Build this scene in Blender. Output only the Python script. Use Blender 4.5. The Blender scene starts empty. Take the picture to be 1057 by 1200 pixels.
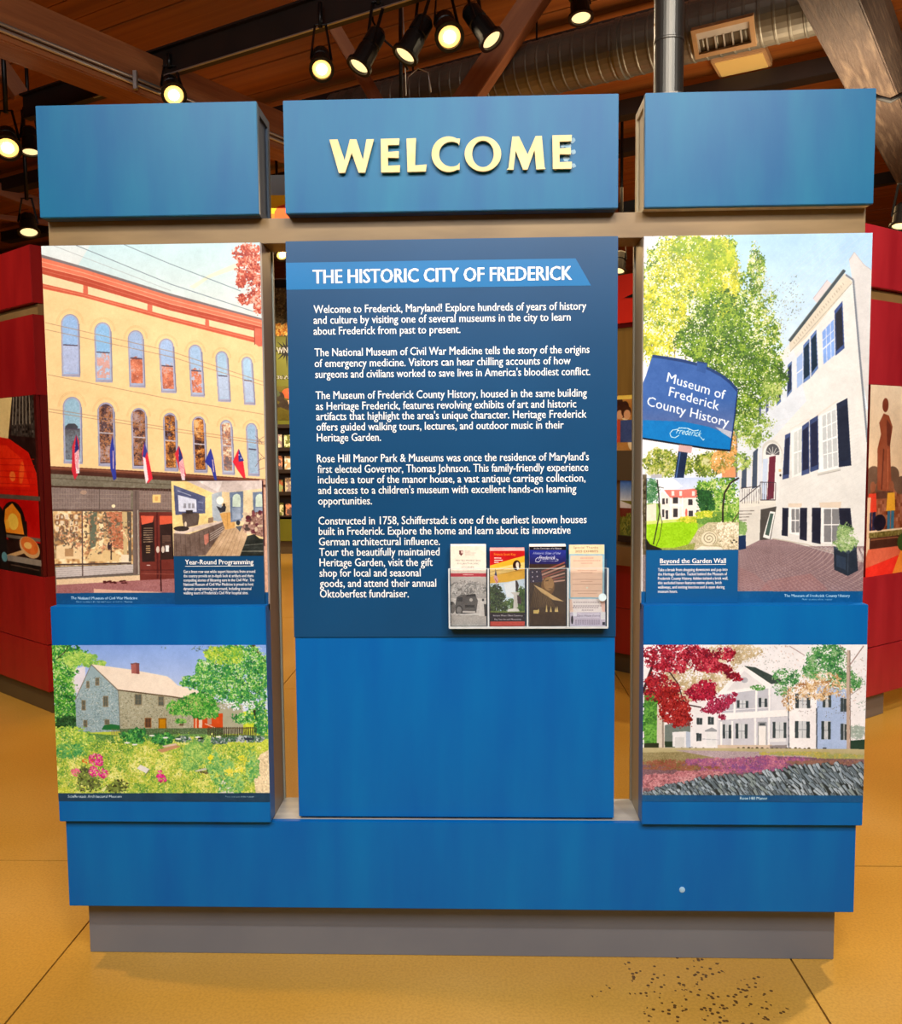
import bpy, bmesh, math, random
import numpy as np
from mathutils import Vector, Matrix

# ------------------------------------------------------------------ camera, light, exposure
SC = bpy.context.scene
COL = SC.collection
F, YAW, PITCH, ROLL = 1003.03, .0312, .0736, -.0083
CAM = np.array([.0697, -2.4, 1.5089])
_cy, _sy, _cp, _sp = math.cos(YAW), math.sin(YAW), math.cos(PITCH), math.sin(PITCH)
FW = np.array([-_sy*_cp, _cy*_cp, -_sp]); _rt = np.array([_cy, _sy, 0.]); _up = np.cross(_rt, FW)
_c, _s = math.cos(ROLL), math.sin(ROLL)
RT = _c*_rt + _s*_up; UP = -_s*_rt + _c*_up
cd = bpy.data.cameras.new('camera'); cam = bpy.data.objects.new('camera', cd); COL.objects.link(cam)
cd.sensor_fit = 'HORIZONTAL'; cd.sensor_width = 36; cd.lens = 36*F/1057
cam.matrix_world = Matrix(((RT[0], UP[0], -FW[0], CAM[0]), (RT[1], UP[1], -FW[1], CAM[1]),
                           (RT[2], UP[2], -FW[2], CAM[2]), (0, 0, 0, 1)))
cd.clip_end = 100
SC.camera = cam
w = bpy.data.worlds.new('world'); SC.world = w; w.use_nodes = True
w.node_tree.nodes['Background'].inputs[0].default_value = (1, .85, .7, 1)
w.node_tree.nodes['Background'].inputs[1].default_value = .05
SC.view_settings.view_transform = 'Standard'; SC.view_settings.look = 'None'
SC.view_settings.exposure = .55; SC.view_settings.gamma = 1; SC.view_settings.use_curve_mapping = False
try:
    SC.cycles.max_bounces = 6; SC.cycles.transparent_max_bounces = 12
    SC.cycles.sample_clamp_indirect = 4; SC.cycles.use_denoising = True
except Exception: pass

def lamp(kind, loc, to, power, col, size=.1, size_y=None, spot=60, blend=.5):
    l = bpy.data.lights.new('lamp_light', kind); l.energy = power; l.color = col
    if kind == 'AREA':
        l.shape = 'RECTANGLE'; l.size = size; l.size_y = size_y or size
    else: l.shadow_soft_size = size
    if kind == 'SPOT': l.spot_size = math.radians(spot); l.spot_blend = blend
    o = bpy.data.objects.new('lamp_light', l); COL.objects.link(o); o.location = loc
    d = Vector(to) - Vector(loc); o.rotation_euler = d.to_track_quat('-Z', 'Y').to_euler()
    return o
WARM, NEUT, AMB = (1, .80, .55), (1, .98, .965), (1, .66, .30)
# gallery ceiling lighting behind the viewer, seen by nobody: soft general light
lamp('AREA', (0, -3.6, 4.0), (0, 0, 1.0), 165, NEUT, 4.5, 1.6)
# track spots of the gallery (the lamps' own positions along the track behind the viewer)
for x, tx, p in ((-1.5, -.85, 75), (1.5, .85, 115), (0.2, 0, 50)):
    lamp('SPOT', (x, -2.6, 3.9), (tx, 0, 1.75), p, NEUT, .06, spot=62, blend=.8)
# warm pools on the floor and far displays
lamp('SPOT', (2.6, 1.0, 3.9), (2.0, .6, 0), 260, WARM, .06, spot=75, blend=.6)
lamp('SPOT', (-2.6, .2, 3.9), (-2.0, .6, 0), 150, AMB, .06, spot=85, blend=.7)
lamp('SPOT', (-3.6, .6, 3.8), (-3.2, 3, 1.5), 130, WARM, .06, spot=70, blend=.7)
lamp('SPOT', (3.4, -.2, 3.8), (3.0, 3, 1.5), 210, WARM, .06, spot=70, blend=.7)
lamp('AREA', (0, 6.0, 3.7), (0, 6.0, 0), 190, AMB, 5, 3)
lamp('SPOT', (0.4, -2.5, 3.9), (0, -.6, 0), 70, WARM, .1, spot=95, blend=.9)
lamp('SPOT', (-2.2, 8.0, 3.6), (-2.8, 10, 1.5), 330, WARM, .1, spot=80, blend=.6)
# soft up-light added to brighten the timber ceiling, no fixture behind it
lamp('AREA', (2.4, 2.6, 2.9), (2.2, 3.4, 5), 34, WARM, 1.2, 1.2)
lamp('SPOT', (1.9, .9, 3.9), (1.0, 3.3, 1.3), 130, WARM, .06, spot=50, blend=.6)  # downward spot added to brighten the display wall in the right gap

# ------------------------------------------------------------------ maths helpers
def ray(px, py): return FW + RT*(px-528.5)/F - UP*(py-600)/F
def at_y(px, py, y):
    d = ray(px, py); return CAM + d*(y-CAM[1])/d[1]
def at_z(px, py, z):
    d = ray(px, py); return CAM + d*(z-CAM[2])/d[2]
def pj(X):
    d = np.array(X, float)-CAM; q = d@FW
    return 528.5+F*(d@RT)/q, 600-F*(d@UP)/q
rng = np.random.default_rng(7); R = random.Random(5)

# ------------------------------------------------------------------ object helpers
def link(o, parent=None):
    COL.objects.link(o)
    if parent is not None: o.parent = parent
    return o
def tag(o, label=None, cat=None, group=None, kind=None):
    if label: o['label'] = label
    if cat: o['category'] = cat
    if group: o['group'] = group
    if kind: o['kind'] = kind
    return o
def thing(name, label, cat, loc=(0, 0, 0), group=None, rz=0):
    o = bpy.data.objects.new(name, None); o.location = loc; o.rotation_euler = (0, 0, rz); o.empty_display_size = .05
    return tag(link(o), label, cat, group)
def mesh_obj(name, bm, m, parent=None, smooth=False, label=None):
    me = bpy.data.meshes.new(name); bmesh.ops.recalc_face_normals(bm, faces=bm.faces); bm.to_mesh(me); bm.free()
    for mm in (m if isinstance(m, (list, tuple)) else [m]): me.materials.append(mm)
    if smooth:
        for p in me.polygons: p.use_smooth = True
    o = bpy.data.objects.new(name, me); link(o, parent)
    if parent is not None and parent.type == 'EMPTY' or parent is not None:
        # meshes are written in world coordinates; bring them into the parent's frame
        mw = world_of(parent); me.transform(mw.inverted())
    if label: o['label'] = label
    return o
def world_of(o):
    m = Matrix.Translation(o.location) @ o.rotation_euler.to_matrix().to_4x4() @ Matrix.Diagonal((*o.scale, 1))
    return (world_of(o.parent) @ m) if o.parent else m
def add_box(bm, x0, x1, y0, y1, z0, z1, M=None, bev=0):
    vs = [bm.verts.new((x, y, z)) for x in (x0, x1) for y in (y0, y1) for z in (z0, z1)]
    fs = [bm.faces.new([vs[i] for i in f]) for f in ((0,1,3,2),(4,6,7,5),(0,4,5,1),(2,3,7,6),(0,2,6,4),(1,5,7,3))]
    if bev:
        es = list({e for f in fs for e in f.edges})
        r = bmesh.ops.bevel(bm, geom=es, offset=bev, segments=2, affect='EDGES')
        vs = list({v for f in r['faces'] for v in f.verts} | {v for v in vs if v.is_valid})
    if M is not None:
        for v in vs: v.co = M @ v.co
    return vs
def box(name, x0, x1, y0, y1, z0, z1, m, parent=None, M=None, bev=0, label=None):
    bm = bmesh.new(); add_box(bm, x0, x1, y0, y1, z0, z1, M, bev); return mesh_obj(name, bm, m, parent, label=label)
def prism_pts(bm, pts, d):
    """polygon of 3-D points pushed along vector d"""
    a = [bm.verts.new(p) for p in pts]; b = [bm.verts.new(Vector(p)+Vector(d)) for p in pts]
    bm.faces.new(a); bm.faces.new(b[::-1]); n = len(a)
    for i in range(n): bm.faces.new((a[i], a[(i+1) % n], b[(i+1) % n], b[i]))
def ring_pts(bm, outer, inner, d):
    A = [[bm.verts.new(Vector(p)+Vector(d)*k) for p in L] for L in (outer, inner) for k in (0, 1)]
    n = len(outer)
    for i in range(n):
        j = (i+1) % n
        for p, q in ((0, 2), (1, 3), (0, 1), (2, 3)): bm.faces.new((A[p][i], A[p][j], A[q][j], A[q][i]))
def frame_mat(a, b):
    """matrix with z axis from a towards b, origin a"""
    a, b = Vector(a), Vector(b); z = (b-a).normalized(); q = z.to_track_quat('Z', 'Y')
    return Matrix.Translation(a) @ q.to_matrix().to_4x4(), (b-a).length
def bar(name, a, b, wx, wy, m, parent=None, bev=0, label=None, up=None):
    a, b = Vector(a), Vector(b); z = (b-a).normalized(); u = Vector(up or (0, 0, 1))
    x = z.cross(u).normalized(); y = x.cross(z)
    M = Matrix(((x.x, y.x, z.x, a.x), (x.y, y.y, z.y, a.y), (x.z, y.z, z.z, a.z), (0, 0, 0, 1)))
    if parent is None:
        o = box(name, -wx/2, wx/2, -wy/2, wy/2, 0, (b-a).length, m, None, None, bev, label); o.matrix_world = M; return o
    return box(name, -wx/2, wx/2, -wy/2, wy/2, 0, (b-a).length, m, parent, M, bev, label)
def lathe(name, prof, M, m, parent=None, seg=24, caps=True):
    bm = bmesh.new(); rows = []
    for r, z in prof:
        rows.append([bm.verts.new(M @ Vector((r*math.cos(2*math.pi*i/seg), r*math.sin(2*math.pi*i/seg), z))) for i in range(seg)])
    for a, b in zip(rows, rows[1:]):
        for i in range(seg): bm.faces.new((a[i], a[(i+1) % seg], b[(i+1) % seg], b[i]))
    if caps: bm.faces.new(rows[0][::-1]); bm.faces.new(rows[-1])
    return mesh_obj(name, bm, m, parent, smooth=False)
def tube(name, pts, r, m, parent=None, seg=8):
    bm = bmesh.new(); rows = []; pts = [Vector(p) for p in pts]
    for i, p in enumerate(pts):
        t = (pts[min(i+1, len(pts)-1)]-pts[max(i-1, 0)]).normalized(); q = t.to_track_quat('Z', 'Y')
        rows.append([bm.verts.new(p+q @ Vector((r*math.cos(2*math.pi*k/seg), r*math.sin(2*math.pi*k/seg), 0))) for k in range(seg)])
    for a, b in zip(rows, rows[1:]):
        for k in range(seg): bm.faces.new((a[k], a[(k+1) % seg], b[(k+1) % seg], b[k]))
    bm.faces.new(rows[0][::-1]); bm.faces.new(rows[-1])
    return mesh_obj(name, bm, m, parent, smooth=True)

# ------------------------------------------------------------------ materials
def lin(c):
    return tuple(((v/255)/12.92 if v/255 <= .04045 else ((v/255+.055)/1.055)**2.4) for v in c)
def mat(name, c, rough=.5, metal=0, spec=.5, c2=None, scale=(1, 1, 1), nscale=4, detail=6, fac=.5, bump=0, bscale=60, lo=.35, hi=.65, c3=None, coat=0, rnd=False):
    m = bpy.data.materials.new(name); m.use_nodes = True; nt = m.node_tree; b = nt.nodes['Principled BSDF']
    b.inputs['Base Color'].default_value = (*lin(c), 1); b.inputs['Roughness'].default_value = rough
    b.inputs['Metallic'].default_value = metal; b.inputs['Specular IOR Level'].default_value = spec
    if coat: b.inputs['Coat Weight'].default_value = coat; b.inputs['Coat Roughness'].default_value = .12
    tc = nt.nodes.new('ShaderNodeTexCoord'); mp = nt.nodes.new('ShaderNodeMapping'); mp.inputs['Scale'].default_value = scale
    nt.links.new(tc.outputs['Object'], mp.inputs[0])
    if rnd:
        oi = nt.nodes.new('ShaderNodeObjectInfo'); ml = nt.nodes.new('ShaderNodeMath'); ml.operation = 'MULTIPLY'; ml.inputs[1].default_value = 90
        nt.links.new(oi.outputs['Random'], ml.inputs[0]); nt.links.new(ml.outputs[0], mp.inputs['Location'])
    c2 = c2 or tuple(min(255, v*1.06+2) for v in c)
    n = nt.nodes.new('ShaderNodeTexNoise'); n.inputs['Scale'].default_value = nscale; n.inputs['Detail'].default_value = detail
    r = nt.nodes.new('ShaderNodeValToRGB'); r.color_ramp.elements[0].position = lo; r.color_ramp.elements[1].position = hi
    r.color_ramp.elements[0].color = (*lin(c), 1); r.color_ramp.elements[1].color = (*lin(c2), 1)
    if c3:
        e = r.color_ramp.elements.new((lo+hi)/2); e.color = (*lin(c3), 1)
    nt.links.new(mp.outputs[0], n.inputs['Vector']); nt.links.new(n.outputs['Fac'], r.inputs[0]); nt.links.new(r.outputs[0], b.inputs['Base Color'])
    if bump:
        n2 = nt.nodes.new('ShaderNodeTexNoise'); n2.inputs['Scale'].default_value = bscale; n2.inputs['Detail'].default_value = 3
        bp = nt.nodes.new('ShaderNodeBump'); bp.inputs['Strength'].default_value = bump; bp.inputs['Distance'].default_value = .01
        nt.links.new(mp.outputs[0], n2.inputs['Vector']); nt.links.new(n2.outputs['Fac'], bp.inputs['Height']); nt.links.new(bp.outputs[0], b.inputs['Normal'])
    return m
def emit(name, c, s):
    m = bpy.data.materials.new(name); m.use_nodes = True; nt = m.node_tree; b = nt.nodes['Principled BSDF']
    b.inputs['Base Color'].default_value = (*lin(c), 1); b.inputs['Emission Color'].default_value = (*lin(c), 1); b.inputs['Emission Strength'].default_value = s
    return m
M = dict(
    blue=mat('blue_stained_board', (0, 92, 168), .42, spec=.2, c2=(0, 110, 178), scale=(3, 3, .5), nscale=3.2, detail=9, lo=.3, hi=.8),
    blue_up=mat('blue_board_lit_tone', (0, 88, 138), .42, spec=.28, c2=(16, 116, 148), scale=(2.5, 2.5, .55), nscale=3.5, detail=9, lo=.3, hi=.85),  # same blue as the boards below; light on the headers put into the tone
    navy=mat('dark_blue_sheet', (8, 66, 108), .34, spec=.4, nscale=2),
    band=mat('bright_blue_band', (0, 108, 168), .3, nscale=2),
    white=mat('white_print', (244, 244, 240), .4, nscale=2),
    cream=mat('cream_letter_face', (228, 208, 148), .5, c2=(218, 196, 130), nscale=20),
    maple=mat('pale_plywood', (124, 96, 54), .45, c2=(148, 118, 72), scale=(1.2, 4, 6), nscale=3, detail=8, lo=.3, hi=.7),
    ply=mat('raw_plywood', (190, 172, 135), .5, c2=(214, 198, 160), scale=(6, 6, .8), nscale=4),
    greybox=mat('grey_blue_box_side', (62, 74, 90), .7, spec=.2, c2=(78, 90, 104), scale=(5, 5, .5), nscale=3),
    greyside=mat('grey_brown_side', (108, 98, 92), .4, spec=.6, c2=(122, 112, 102), scale=(5, 5, .5), nscale=3),
    greyl=mat('grey_edge', (160, 166, 154), .4, nscale=3),
    olive=mat('olive_grey_side', (136, 128, 112), .38, spec=.6, c2=(150, 142, 124), scale=(5, 5, .5), nscale=3),
    plinth=mat('grey_plinth_laminate', (104, 106, 114), .42, c2=(114, 115, 120), nscale=2.2),
    ledge=mat('ledge_wood', (150, 150, 150), .35, c2=(180, 178, 170), scale=(1, 6, 1), nscale=4),
    red=mat('red_stained_board', (142, 14, 20), .4, c2=(160, 24, 26), scale=(3, 3, .6), nscale=3, detail=8),
    redr=mat('crimson_stained_board', (156, 26, 42), .4, c2=(174, 38, 52), scale=(3, 3, .6), nscale=3, detail=8),
    redd=mat('red_board_edge', (96, 12, 12), .4, nscale=3),
    khaki=mat('khaki_wood_strip', (122, 96, 58), .5, c2=(140, 112, 70), nscale=4),
    brownp=mat('brown_plinth', (78, 64, 42), .5, nscale=3),
    greyp=mat('grey_brown_plinth', (110, 100, 96), .5, nscale=3),
    black=mat('black_metal', (16, 15, 15), .4, metal=.3, nscale=5),
    steelb=mat('black_steel_beam', (24, 16, 12), .55, c2=(34, 22, 16), nscale=6),
    steel=mat('brushed_steel_pipe', (96, 92, 84), .42, metal=.85, c2=(80, 78, 72), scale=(8, 8, .6), nscale=3),
    silver=mat('silver_conduit', (175, 175, 172), .35, metal=.8, nscale=5),
    duct=mat('galvanised_duct', (118, 112, 98), .42, metal=.55, c2=(96, 92, 82), nscale=5, bump=.2, bscale=10),
    plank=mat('ceiling_plank_wood', (126, 66, 22), .55, rnd=True, c2=(160, 92, 34), scale=(.6, 6, 6), nscale=3, detail=8, lo=.3, hi=.7),
    beam=mat('brown_timber', (126, 72, 38), .6, c2=(156, 96, 54), scale=(9, 9, .7), nscale=2.5, detail=8, lo=.3, hi=.7, bump=.3, bscale=14),
    oldbeam=mat('weathered_timber', (84, 68, 54), .75, c2=(110, 92, 74), c3=(64, 48, 38), scale=(14, 14, 1.2), nscale=2.5, detail=10, lo=.25, hi=.75, bump=.5, bscale=12),
    darkwood=mat('dark_ceiling_void', (30, 14, 8), .8, nscale=3),
    wallm=mat('dark_brown_wall', (58, 36, 22), .8, nscale=2),
    ventw=mat('vent_frame_wood', (176, 140, 100), .5, nscale=9),
    vents=mat('vent_slat', (186, 182, 174), .4, nscale=9),
    vdark=mat('vent_dark', (30, 24, 20), .7, nscale=9),
    paper=mat('paper_edge', (238, 226, 214), .7, nscale=40),
    paperp=mat('pink_paper_edge', (240, 170, 160), .7, nscale=40),
    green=mat('olive_green_panel', (98, 100, 10), .5, nscale=3),
    shelf=mat('dark_shelf', (40, 26, 16), .5, nscale=3),
    glue=mat('glue_residue', (150, 178, 192), .6, c2=(120, 160, 182), nscale=60),
    plug=mat('pale_plug', (150, 190, 220), .4, nscale=40),
    concrete=None)
def floor_mat():
    m = mat('stained_polished_concrete', (184, 136, 48), .3, spec=.45, c2=(208, 166, 86), c3=(196, 150, 62), nscale=.7, detail=9, lo=.3, hi=.7, coat=.25)
    nt = m.node_tree; b = nt.nodes['Principled BSDF']; src = b.inputs['Base Color'].links[0].from_socket
    tc = nt.nodes.new('ShaderNodeTexCoord'); geo = nt.nodes.new('ShaderNodeNewGeometry')
    n = nt.nodes.new('ShaderNodeTexNoise'); n.inputs['Scale'].default_value = 130; n.inputs['Detail'].default_value = 6
    nt.links.new(geo.outputs['Position'], n.inputs['Vector'])
    mx = nt.nodes.new('ShaderNodeMix'); mx.data_type = 'RGBA'; mx.blend_type = 'MULTIPLY'
    rr = nt.nodes.new('ShaderNodeValToRGB'); rr.color_ramp.elements[0].position = .3; rr.color_ramp.elements[0].color = (.62, .58, .5, 1)
    rr.color_ramp.elements[1].position = .6; rr.color_ramp.elements[1].color = (1, 1, 1, 1)
    nt.links.new(n.outputs['Fac'], rr.inputs[0]); mx.inputs['Factor'].default_value = .5
    nt.links.new(src, mx.inputs[6]); nt.links.new(rr.outputs[0], mx.inputs[7])
    # worn patch of small dark pits in front of the stand, at its right
    v = nt.nodes.new('ShaderNodeTexVoronoi'); v.inputs['Scale'].default_value = 60; nt.links.new(geo.outputs['Position'], v.inputs['Vector'])
    lt = nt.nodes.new('ShaderNodeMath'); lt.operation = 'LESS_THAN'; lt.inputs[1].default_value = .3; nt.links.new(v.outputs['Distance'], lt.inputs[0])
    vm = nt.nodes.new('ShaderNodeVectorMath'); vm.operation = 'DISTANCE'; nt.links.new(geo.outputs['Position'], vm.inputs[0]); vm.inputs[1].default_value = (.66, -.12, 0)
    wn = nt.nodes.new('ShaderNodeTexNoise'); wn.inputs['Scale'].default_value = 9; nt.links.new(geo.outputs['Position'], wn.inputs['Vector'])
    ad = nt.nodes.new('ShaderNodeMath'); ad.operation = 'MULTIPLY_ADD'; nt.links.new(wn.outputs['Fac'], ad.inputs[0]); ad.inputs[1].default_value = .9; nt.links.new(vm.outputs['Value'], ad.inputs[2])
    l2 = nt.nodes.new('ShaderNodeMath'); l2.operation = 'LESS_THAN'; l2.inputs[1].default_value = .6; nt.links.new(ad.outputs[0], l2.inputs[0])
    ml = nt.nodes.new('ShaderNodeMath'); ml.operation = 'MULTIPLY'; nt.links.new(lt.outputs[0], ml.inputs[0]); nt.links.new(l2.outputs[0], ml.inputs[1])
    m2 = nt.nodes.new('ShaderNodeMix'); m2.data_type = 'RGBA'; nt.links.new(ml.outputs[0], m2.inputs['Factor']); nt.links.new(mx.outputs[2], m2.inputs[6])
    m2.inputs[7].default_value = (*lin((92, 62, 26)), 1); nt.links.new(m2.outputs[2], b.inputs['Base Color'])
    return m
M['concrete'] = floor_mat()
def acrylic():
    m = bpy.data.materials.new('clear_acrylic'); m.use_nodes = True; nt = m.node_tree; nt.nodes.remove(nt.nodes['Principled BSDF'])
    t = nt.nodes.new('ShaderNodeBsdfTransparent'); t.inputs[0].default_value = (.99, .995, 1, 1)
    g = nt.nodes.new('ShaderNodeBsdfPrincipled'); g.inputs['Roughness'].default_value = .08; g.inputs['Base Color'].default_value = (.85, .88, .9, 1)
    fr = nt.nodes.new('ShaderNodeFresnel'); fr.inputs[0].default_value = 1.45; ma = nt.nodes.new('ShaderNodeMath'); ma.operation = 'MULTIPLY'; ma.inputs[1].default_value = .7
    nt.links.new(fr.outputs[0], ma.inputs[0]); mx = nt.nodes.new('ShaderNodeMixShader')
    nt.links.new(ma.outputs[0], mx.inputs[0]); nt.links.new(t.outputs[0], mx.inputs[1]); nt.links.new(g.outputs[0], mx.inputs[2])
    nt.links.new(mx.outputs[0], nt.nodes['Material Output'].inputs[0]); return m
M['acrylic'] = acrylic()
M['acryledge'] = mat('acrylic_polished_edge', (205, 212, 214), .2, nscale=30)

# ------------------------------------------------------------------ lettering
_tc = {}
def glyphs(s, bold=0., shear=0.):
    k = (s, bold, shear)
    if k in _tc: return _tc[k]
    c = bpy.data.curves.new('lettering', 'FONT'); c.body = s; c.resolution_u = 2; c.shear = shear
    o = bpy.data.objects.new('lettering_tmp', c); COL.objects.link(o)
    bpy.context.view_layer.update()
    dg = bpy.context.evaluated_depsgraph_get(); me = bpy.data.meshes.new_from_object(o.evaluated_get(dg))
    v = np.array([(p.co.x, p.co.y) for p in me.vertices]); f = [tuple(p.vertices) for p in me.polygons]
    if bold: n = len(v); v = np.r_[v-[bold*.8, 0], v+[bold*.8, 0]]; f = f+[tuple(i+n for i in t) for t in f]
    bpy.data.objects.remove(o); bpy.data.curves.remove(c); bpy.data.meshes.remove(me)
    _tc[k] = (v, f); return v, f
CAPH = float(np.ptp(glyphs('H')[0][:, 1]))
def text_line(bm, s, x0, x1, z, cap, y, bold=.0):
    """lettering on a plane facing -y, fitted between x0 and x1; bold prints it again, shifted a hair"""
    v, f = glyphs(s); mn, mx = v[:, 0].min(), v[:, 0].max(); k = (x1-x0)/(mx-mn)
    for j, sh in enumerate((0,) if not bold else (-bold, bold) if bold < .02 else (-bold, 0, bold)):
        q = [bm.verts.new((x0+(a-mn+sh)*k, y-.00012*j, z+b/CAPH*cap)) for a, b in v]
        for t in f:
            try: bm.faces.new([q[i] for i in t])
            except ValueError: pass
# ------------------------------------------------------------------ flat prints: drawn by the script, in the order a printer would
class Pic:
    """A flat printed picture. Drawing coordinates are mapped by a homography from four reference corners."""
    def __init__(s, corners, res=3., bg=(128, 128, 128), seed=1):
        TL, TR, BR, BL = [np.array(c, float) for c in corners]
        s.w = int(max(np.linalg.norm(TR-TL), np.linalg.norm(BR-BL))*res); s.h = int(max(np.linalg.norm(BL-TL), np.linalg.norm(BR-TR))*res)
        A, b = [], []
        for (x, y), (u, v) in zip((TL, TR, BR, BL), ((0, 0), (s.w, 0), (s.w, s.h), (0, s.h))):
            A.append([x, y, 1, 0, 0, 0, -u*x, -u*y]); b.append(u); A.append([0, 0, 0, x, y, 1, -v*x, -v*y]); b.append(v)
        s.H = np.append(np.linalg.solve(np.array(A), np.array(b)), 1).reshape(3, 3)
        s.res = res; s.a = np.empty((s.h, s.w, 3), np.float32); s.a[:] = bg; s.r = np.random.default_rng(seed)
    def t(s, pts):
        p = np.c_[np.array(pts, float).reshape(-1, 2), np.ones(np.array(pts, float).size//2)] @ s.H.T; return p[:, :2]/p[:, 2:]
    def mask(s, P):
        x0, y0 = np.floor(P.min(0)).astype(int); x1, y1 = np.ceil(P.max(0)).astype(int)+1
        x0, y0, x1, y1 = max(x0, 0), max(y0, 0), min(x1, s.w), min(y1, s.h)
        if x1 <= x0 or y1 <= y0: return None
        X, Y = np.arange(x0, x1)+.5, (np.arange(y0, y1)+.5)[:, None]
        m = np.zeros((y1-y0, x1-x0), bool); n = len(P)
        for i in range(n):
            (ax, ay), (bx, by) = P[i], P[(i+1) % n]
            if ay == by: continue
            xi = ax+(Y-ay)*(bx-ax)/(by-ay)
            m ^= ((Y >= min(ay, by)) & (Y < max(ay, by))) & (X < xi)
        return m, slice(y0, y1), slice(x0, x1)
    def poly(s, pts, c, noise=0, a=1., cell=1.):
        r = s.mask(s.t(pts))
        if r is None: return s
        m, ys, xs = r; sub = s.a[ys, xs]; col = np.array(c, np.float32)*np.ones_like(sub)
        if noise:
            k = max(1, int(cell*s.res)); hh, ww = m.shape
            g = s.r.normal(0, noise, (hh//k+2, ww//k+2)); g = np.repeat(np.repeat(g, k, 0), k, 1)[:hh, :ww]; col = col+g[..., None]
        sub[m] = (sub*(1-a)+col*a)[m]; return s
    def rect(s, x0, y0, x1, y1, c, **k): return s.poly([(x0, y0), (x1, y0), (x1, y1), (x0, y1)], c, **k)
    def grad(s, pts, c0, c1, horiz=False):
        P = s.t(pts); r = s.mask(P)
        if r is None: return s
        m, ys, xs = r; ax = 0 if horiz else 1; lo, hi = P[:, ax].min(), P[:, ax].max()
        g = (np.arange(xs.start, xs.stop)[None, :] if horiz else np.arange(ys.start, ys.stop)[:, None])
        g = np.clip((g-lo)/(hi-lo), 0, 1)*np.ones(m.shape); col = np.array(c0)*(1-g[..., None])+np.array(c1)*g[..., None]
        s.a[ys, xs][m] = col[m]; return s
    def ell(s, x, y, rx, ry, c, rot=0, **k):
        th = np.linspace(0, 2*math.pi, 24, endpoint=False); cr, sr = math.cos(rot), math.sin(rot)
        return s.poly([(x+rx*math.cos(t)*cr-ry*math.sin(t)*sr, y+rx*math.cos(t)*sr+ry*math.sin(t)*cr) for t in th], c, **k)
    def line(s, pts, wd, c, **k):
        for (x0, y0), (x1, y1) in zip(pts, pts[1:]):
            L = math.hypot(x1-x0, y1-y0) or 1; nx, ny = -(y1-y0)/L*wd/2, (x1-x0)/L*wd/2
            s.poly([(x0+nx, y0+ny), (x1+nx, y1+ny), (x1-nx, y1-ny), (x0-nx, y0-ny)], c, **k)
        return s
    def taper(s, x0, y0, x1, y1, w0, w1, c):
        L = math.hypot(x1-x0, y1-y0); nx, ny = -(y1-y0)/L/2, (x1-x0)/L/2
        return s.poly([(x0+nx*w0, y0+ny*w0), (x1+nx*w1, y1+ny*w1), (x1-nx*w1, y1-ny*w1), (x0-nx*w0, y0-ny*w0)], c)
    def strip(s, x, ya, yb, c, **k): return s.poly(list(zip(x, ya))+list(zip(x, yb))[::-1], c, **k)
    def noise(s, cells, seed=None):
        """sum of smooth random grids, unit variance; cells in drawing units"""
        out = np.zeros((s.h, s.w), np.float32); tot = 0
        for c, wgt in cells:
            k = max(1., c*s.res); gh, gw = int(s.h/k)+3, int(s.w/k)+3; g = s.r.normal(0, 1, (gh, gw))
            y = np.arange(s.h)/k; x = np.arange(s.w)/k; yi = y.astype(int); xi = x.astype(int); fy = (y-yi)[:, None]; fx = (x-xi)[None]
            fy = fy*fy*(3-2*fy); fx = fx*fx*(3-2*fx); A = g[yi][:, xi]; B = g[yi][:, xi+1]; C = g[yi+1][:, xi]; D = g[yi+1][:, xi+1]
            out += wgt*(A*(1-fx)*(1-fy)+B*fx*(1-fy)+C*(1-fx)*fy+D*fx*fy); tot += wgt*wgt
        return out/math.sqrt(tot)/.65
    def xy(s):
        if not hasattr(s, 'XY'):
            Hi = np.linalg.inv(s.H); X, Y = np.meshgrid(np.arange(s.w)+.5, np.arange(s.h)+.5); q = Hi[2, 0]*X+Hi[2, 1]*Y+Hi[2, 2]
            s.XY = ((Hi[0, 0]*X+Hi[0, 1]*Y+Hi[0, 2])/q).astype(np.float32), ((Hi[1, 0]*X+Hi[1, 1]*Y+Hi[1, 2])/q).astype(np.float32)
        return s.XY
    def cloud(s, blobs, cols, cover=.8, fine=1.1, clip=None):
        """ragged mass of foliage: opaque clumps with holes, tones varying by clump"""
        X, Y = s.xy(); B = np.array([b[:4] for b in blobs], float); f = np.full(X.shape, -9., np.float32)
        for x, y, rx, ry in B: f = np.maximum(f, 1-((X-x)/rx)**2-((Y-y)/ry)**2)
        n1 = s.noise(((9, .8), (4, .8), (2, .9), (fine, 1.1))); m = (np.clip(f*1.6, -9, .7)+n1*.42+(cover-.72)*1.3) > .12
        if clip is not None:
            r = s.mask(s.t(clip)); cm = np.zeros((s.h, s.w), bool)
            if r: cm[r[1], r[2]] = r[0]
            m &= cm
        cols = np.array(cols, float); cols = cols[np.argsort(cols.sum(1))]; n2 = s.noise(((11, 1.), (5, .8), (2.4, .8), (fine, 1.)))
        t = np.clip((n2*.28+.5), 0, .999)*(len(cols)-1); i = t.astype(int); fr = (t-i)[..., None]; c = cols[i]*(1-fr)+cols[np.minimum(i+1, len(cols)-1)]*fr
        s.a[m] = (c+s.r.normal(0, 7, c.shape[:2])[..., None])[m]; return s
    def soft(s, k=1):
        """gentle lens softness"""
        for _ in range(k):
            a = s.a; a = (np.roll(a, 1, 0)+a*2+np.roll(a, -1, 0))/4; a[0] = s.a[0]; a[-1] = s.a[-1]; b = (np.roll(a, 1, 1)+a*2+np.roll(a, -1, 1))/4; b[:, 0] = a[:, 0]; b[:, -1] = a[:, -1]; s.a = b
        return s
    def mottle(s, amp, cells=((22, 1.), (8, .6), (3, .5))):
        s.a += (s.noise(cells)*amp)[..., None]; return s
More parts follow.
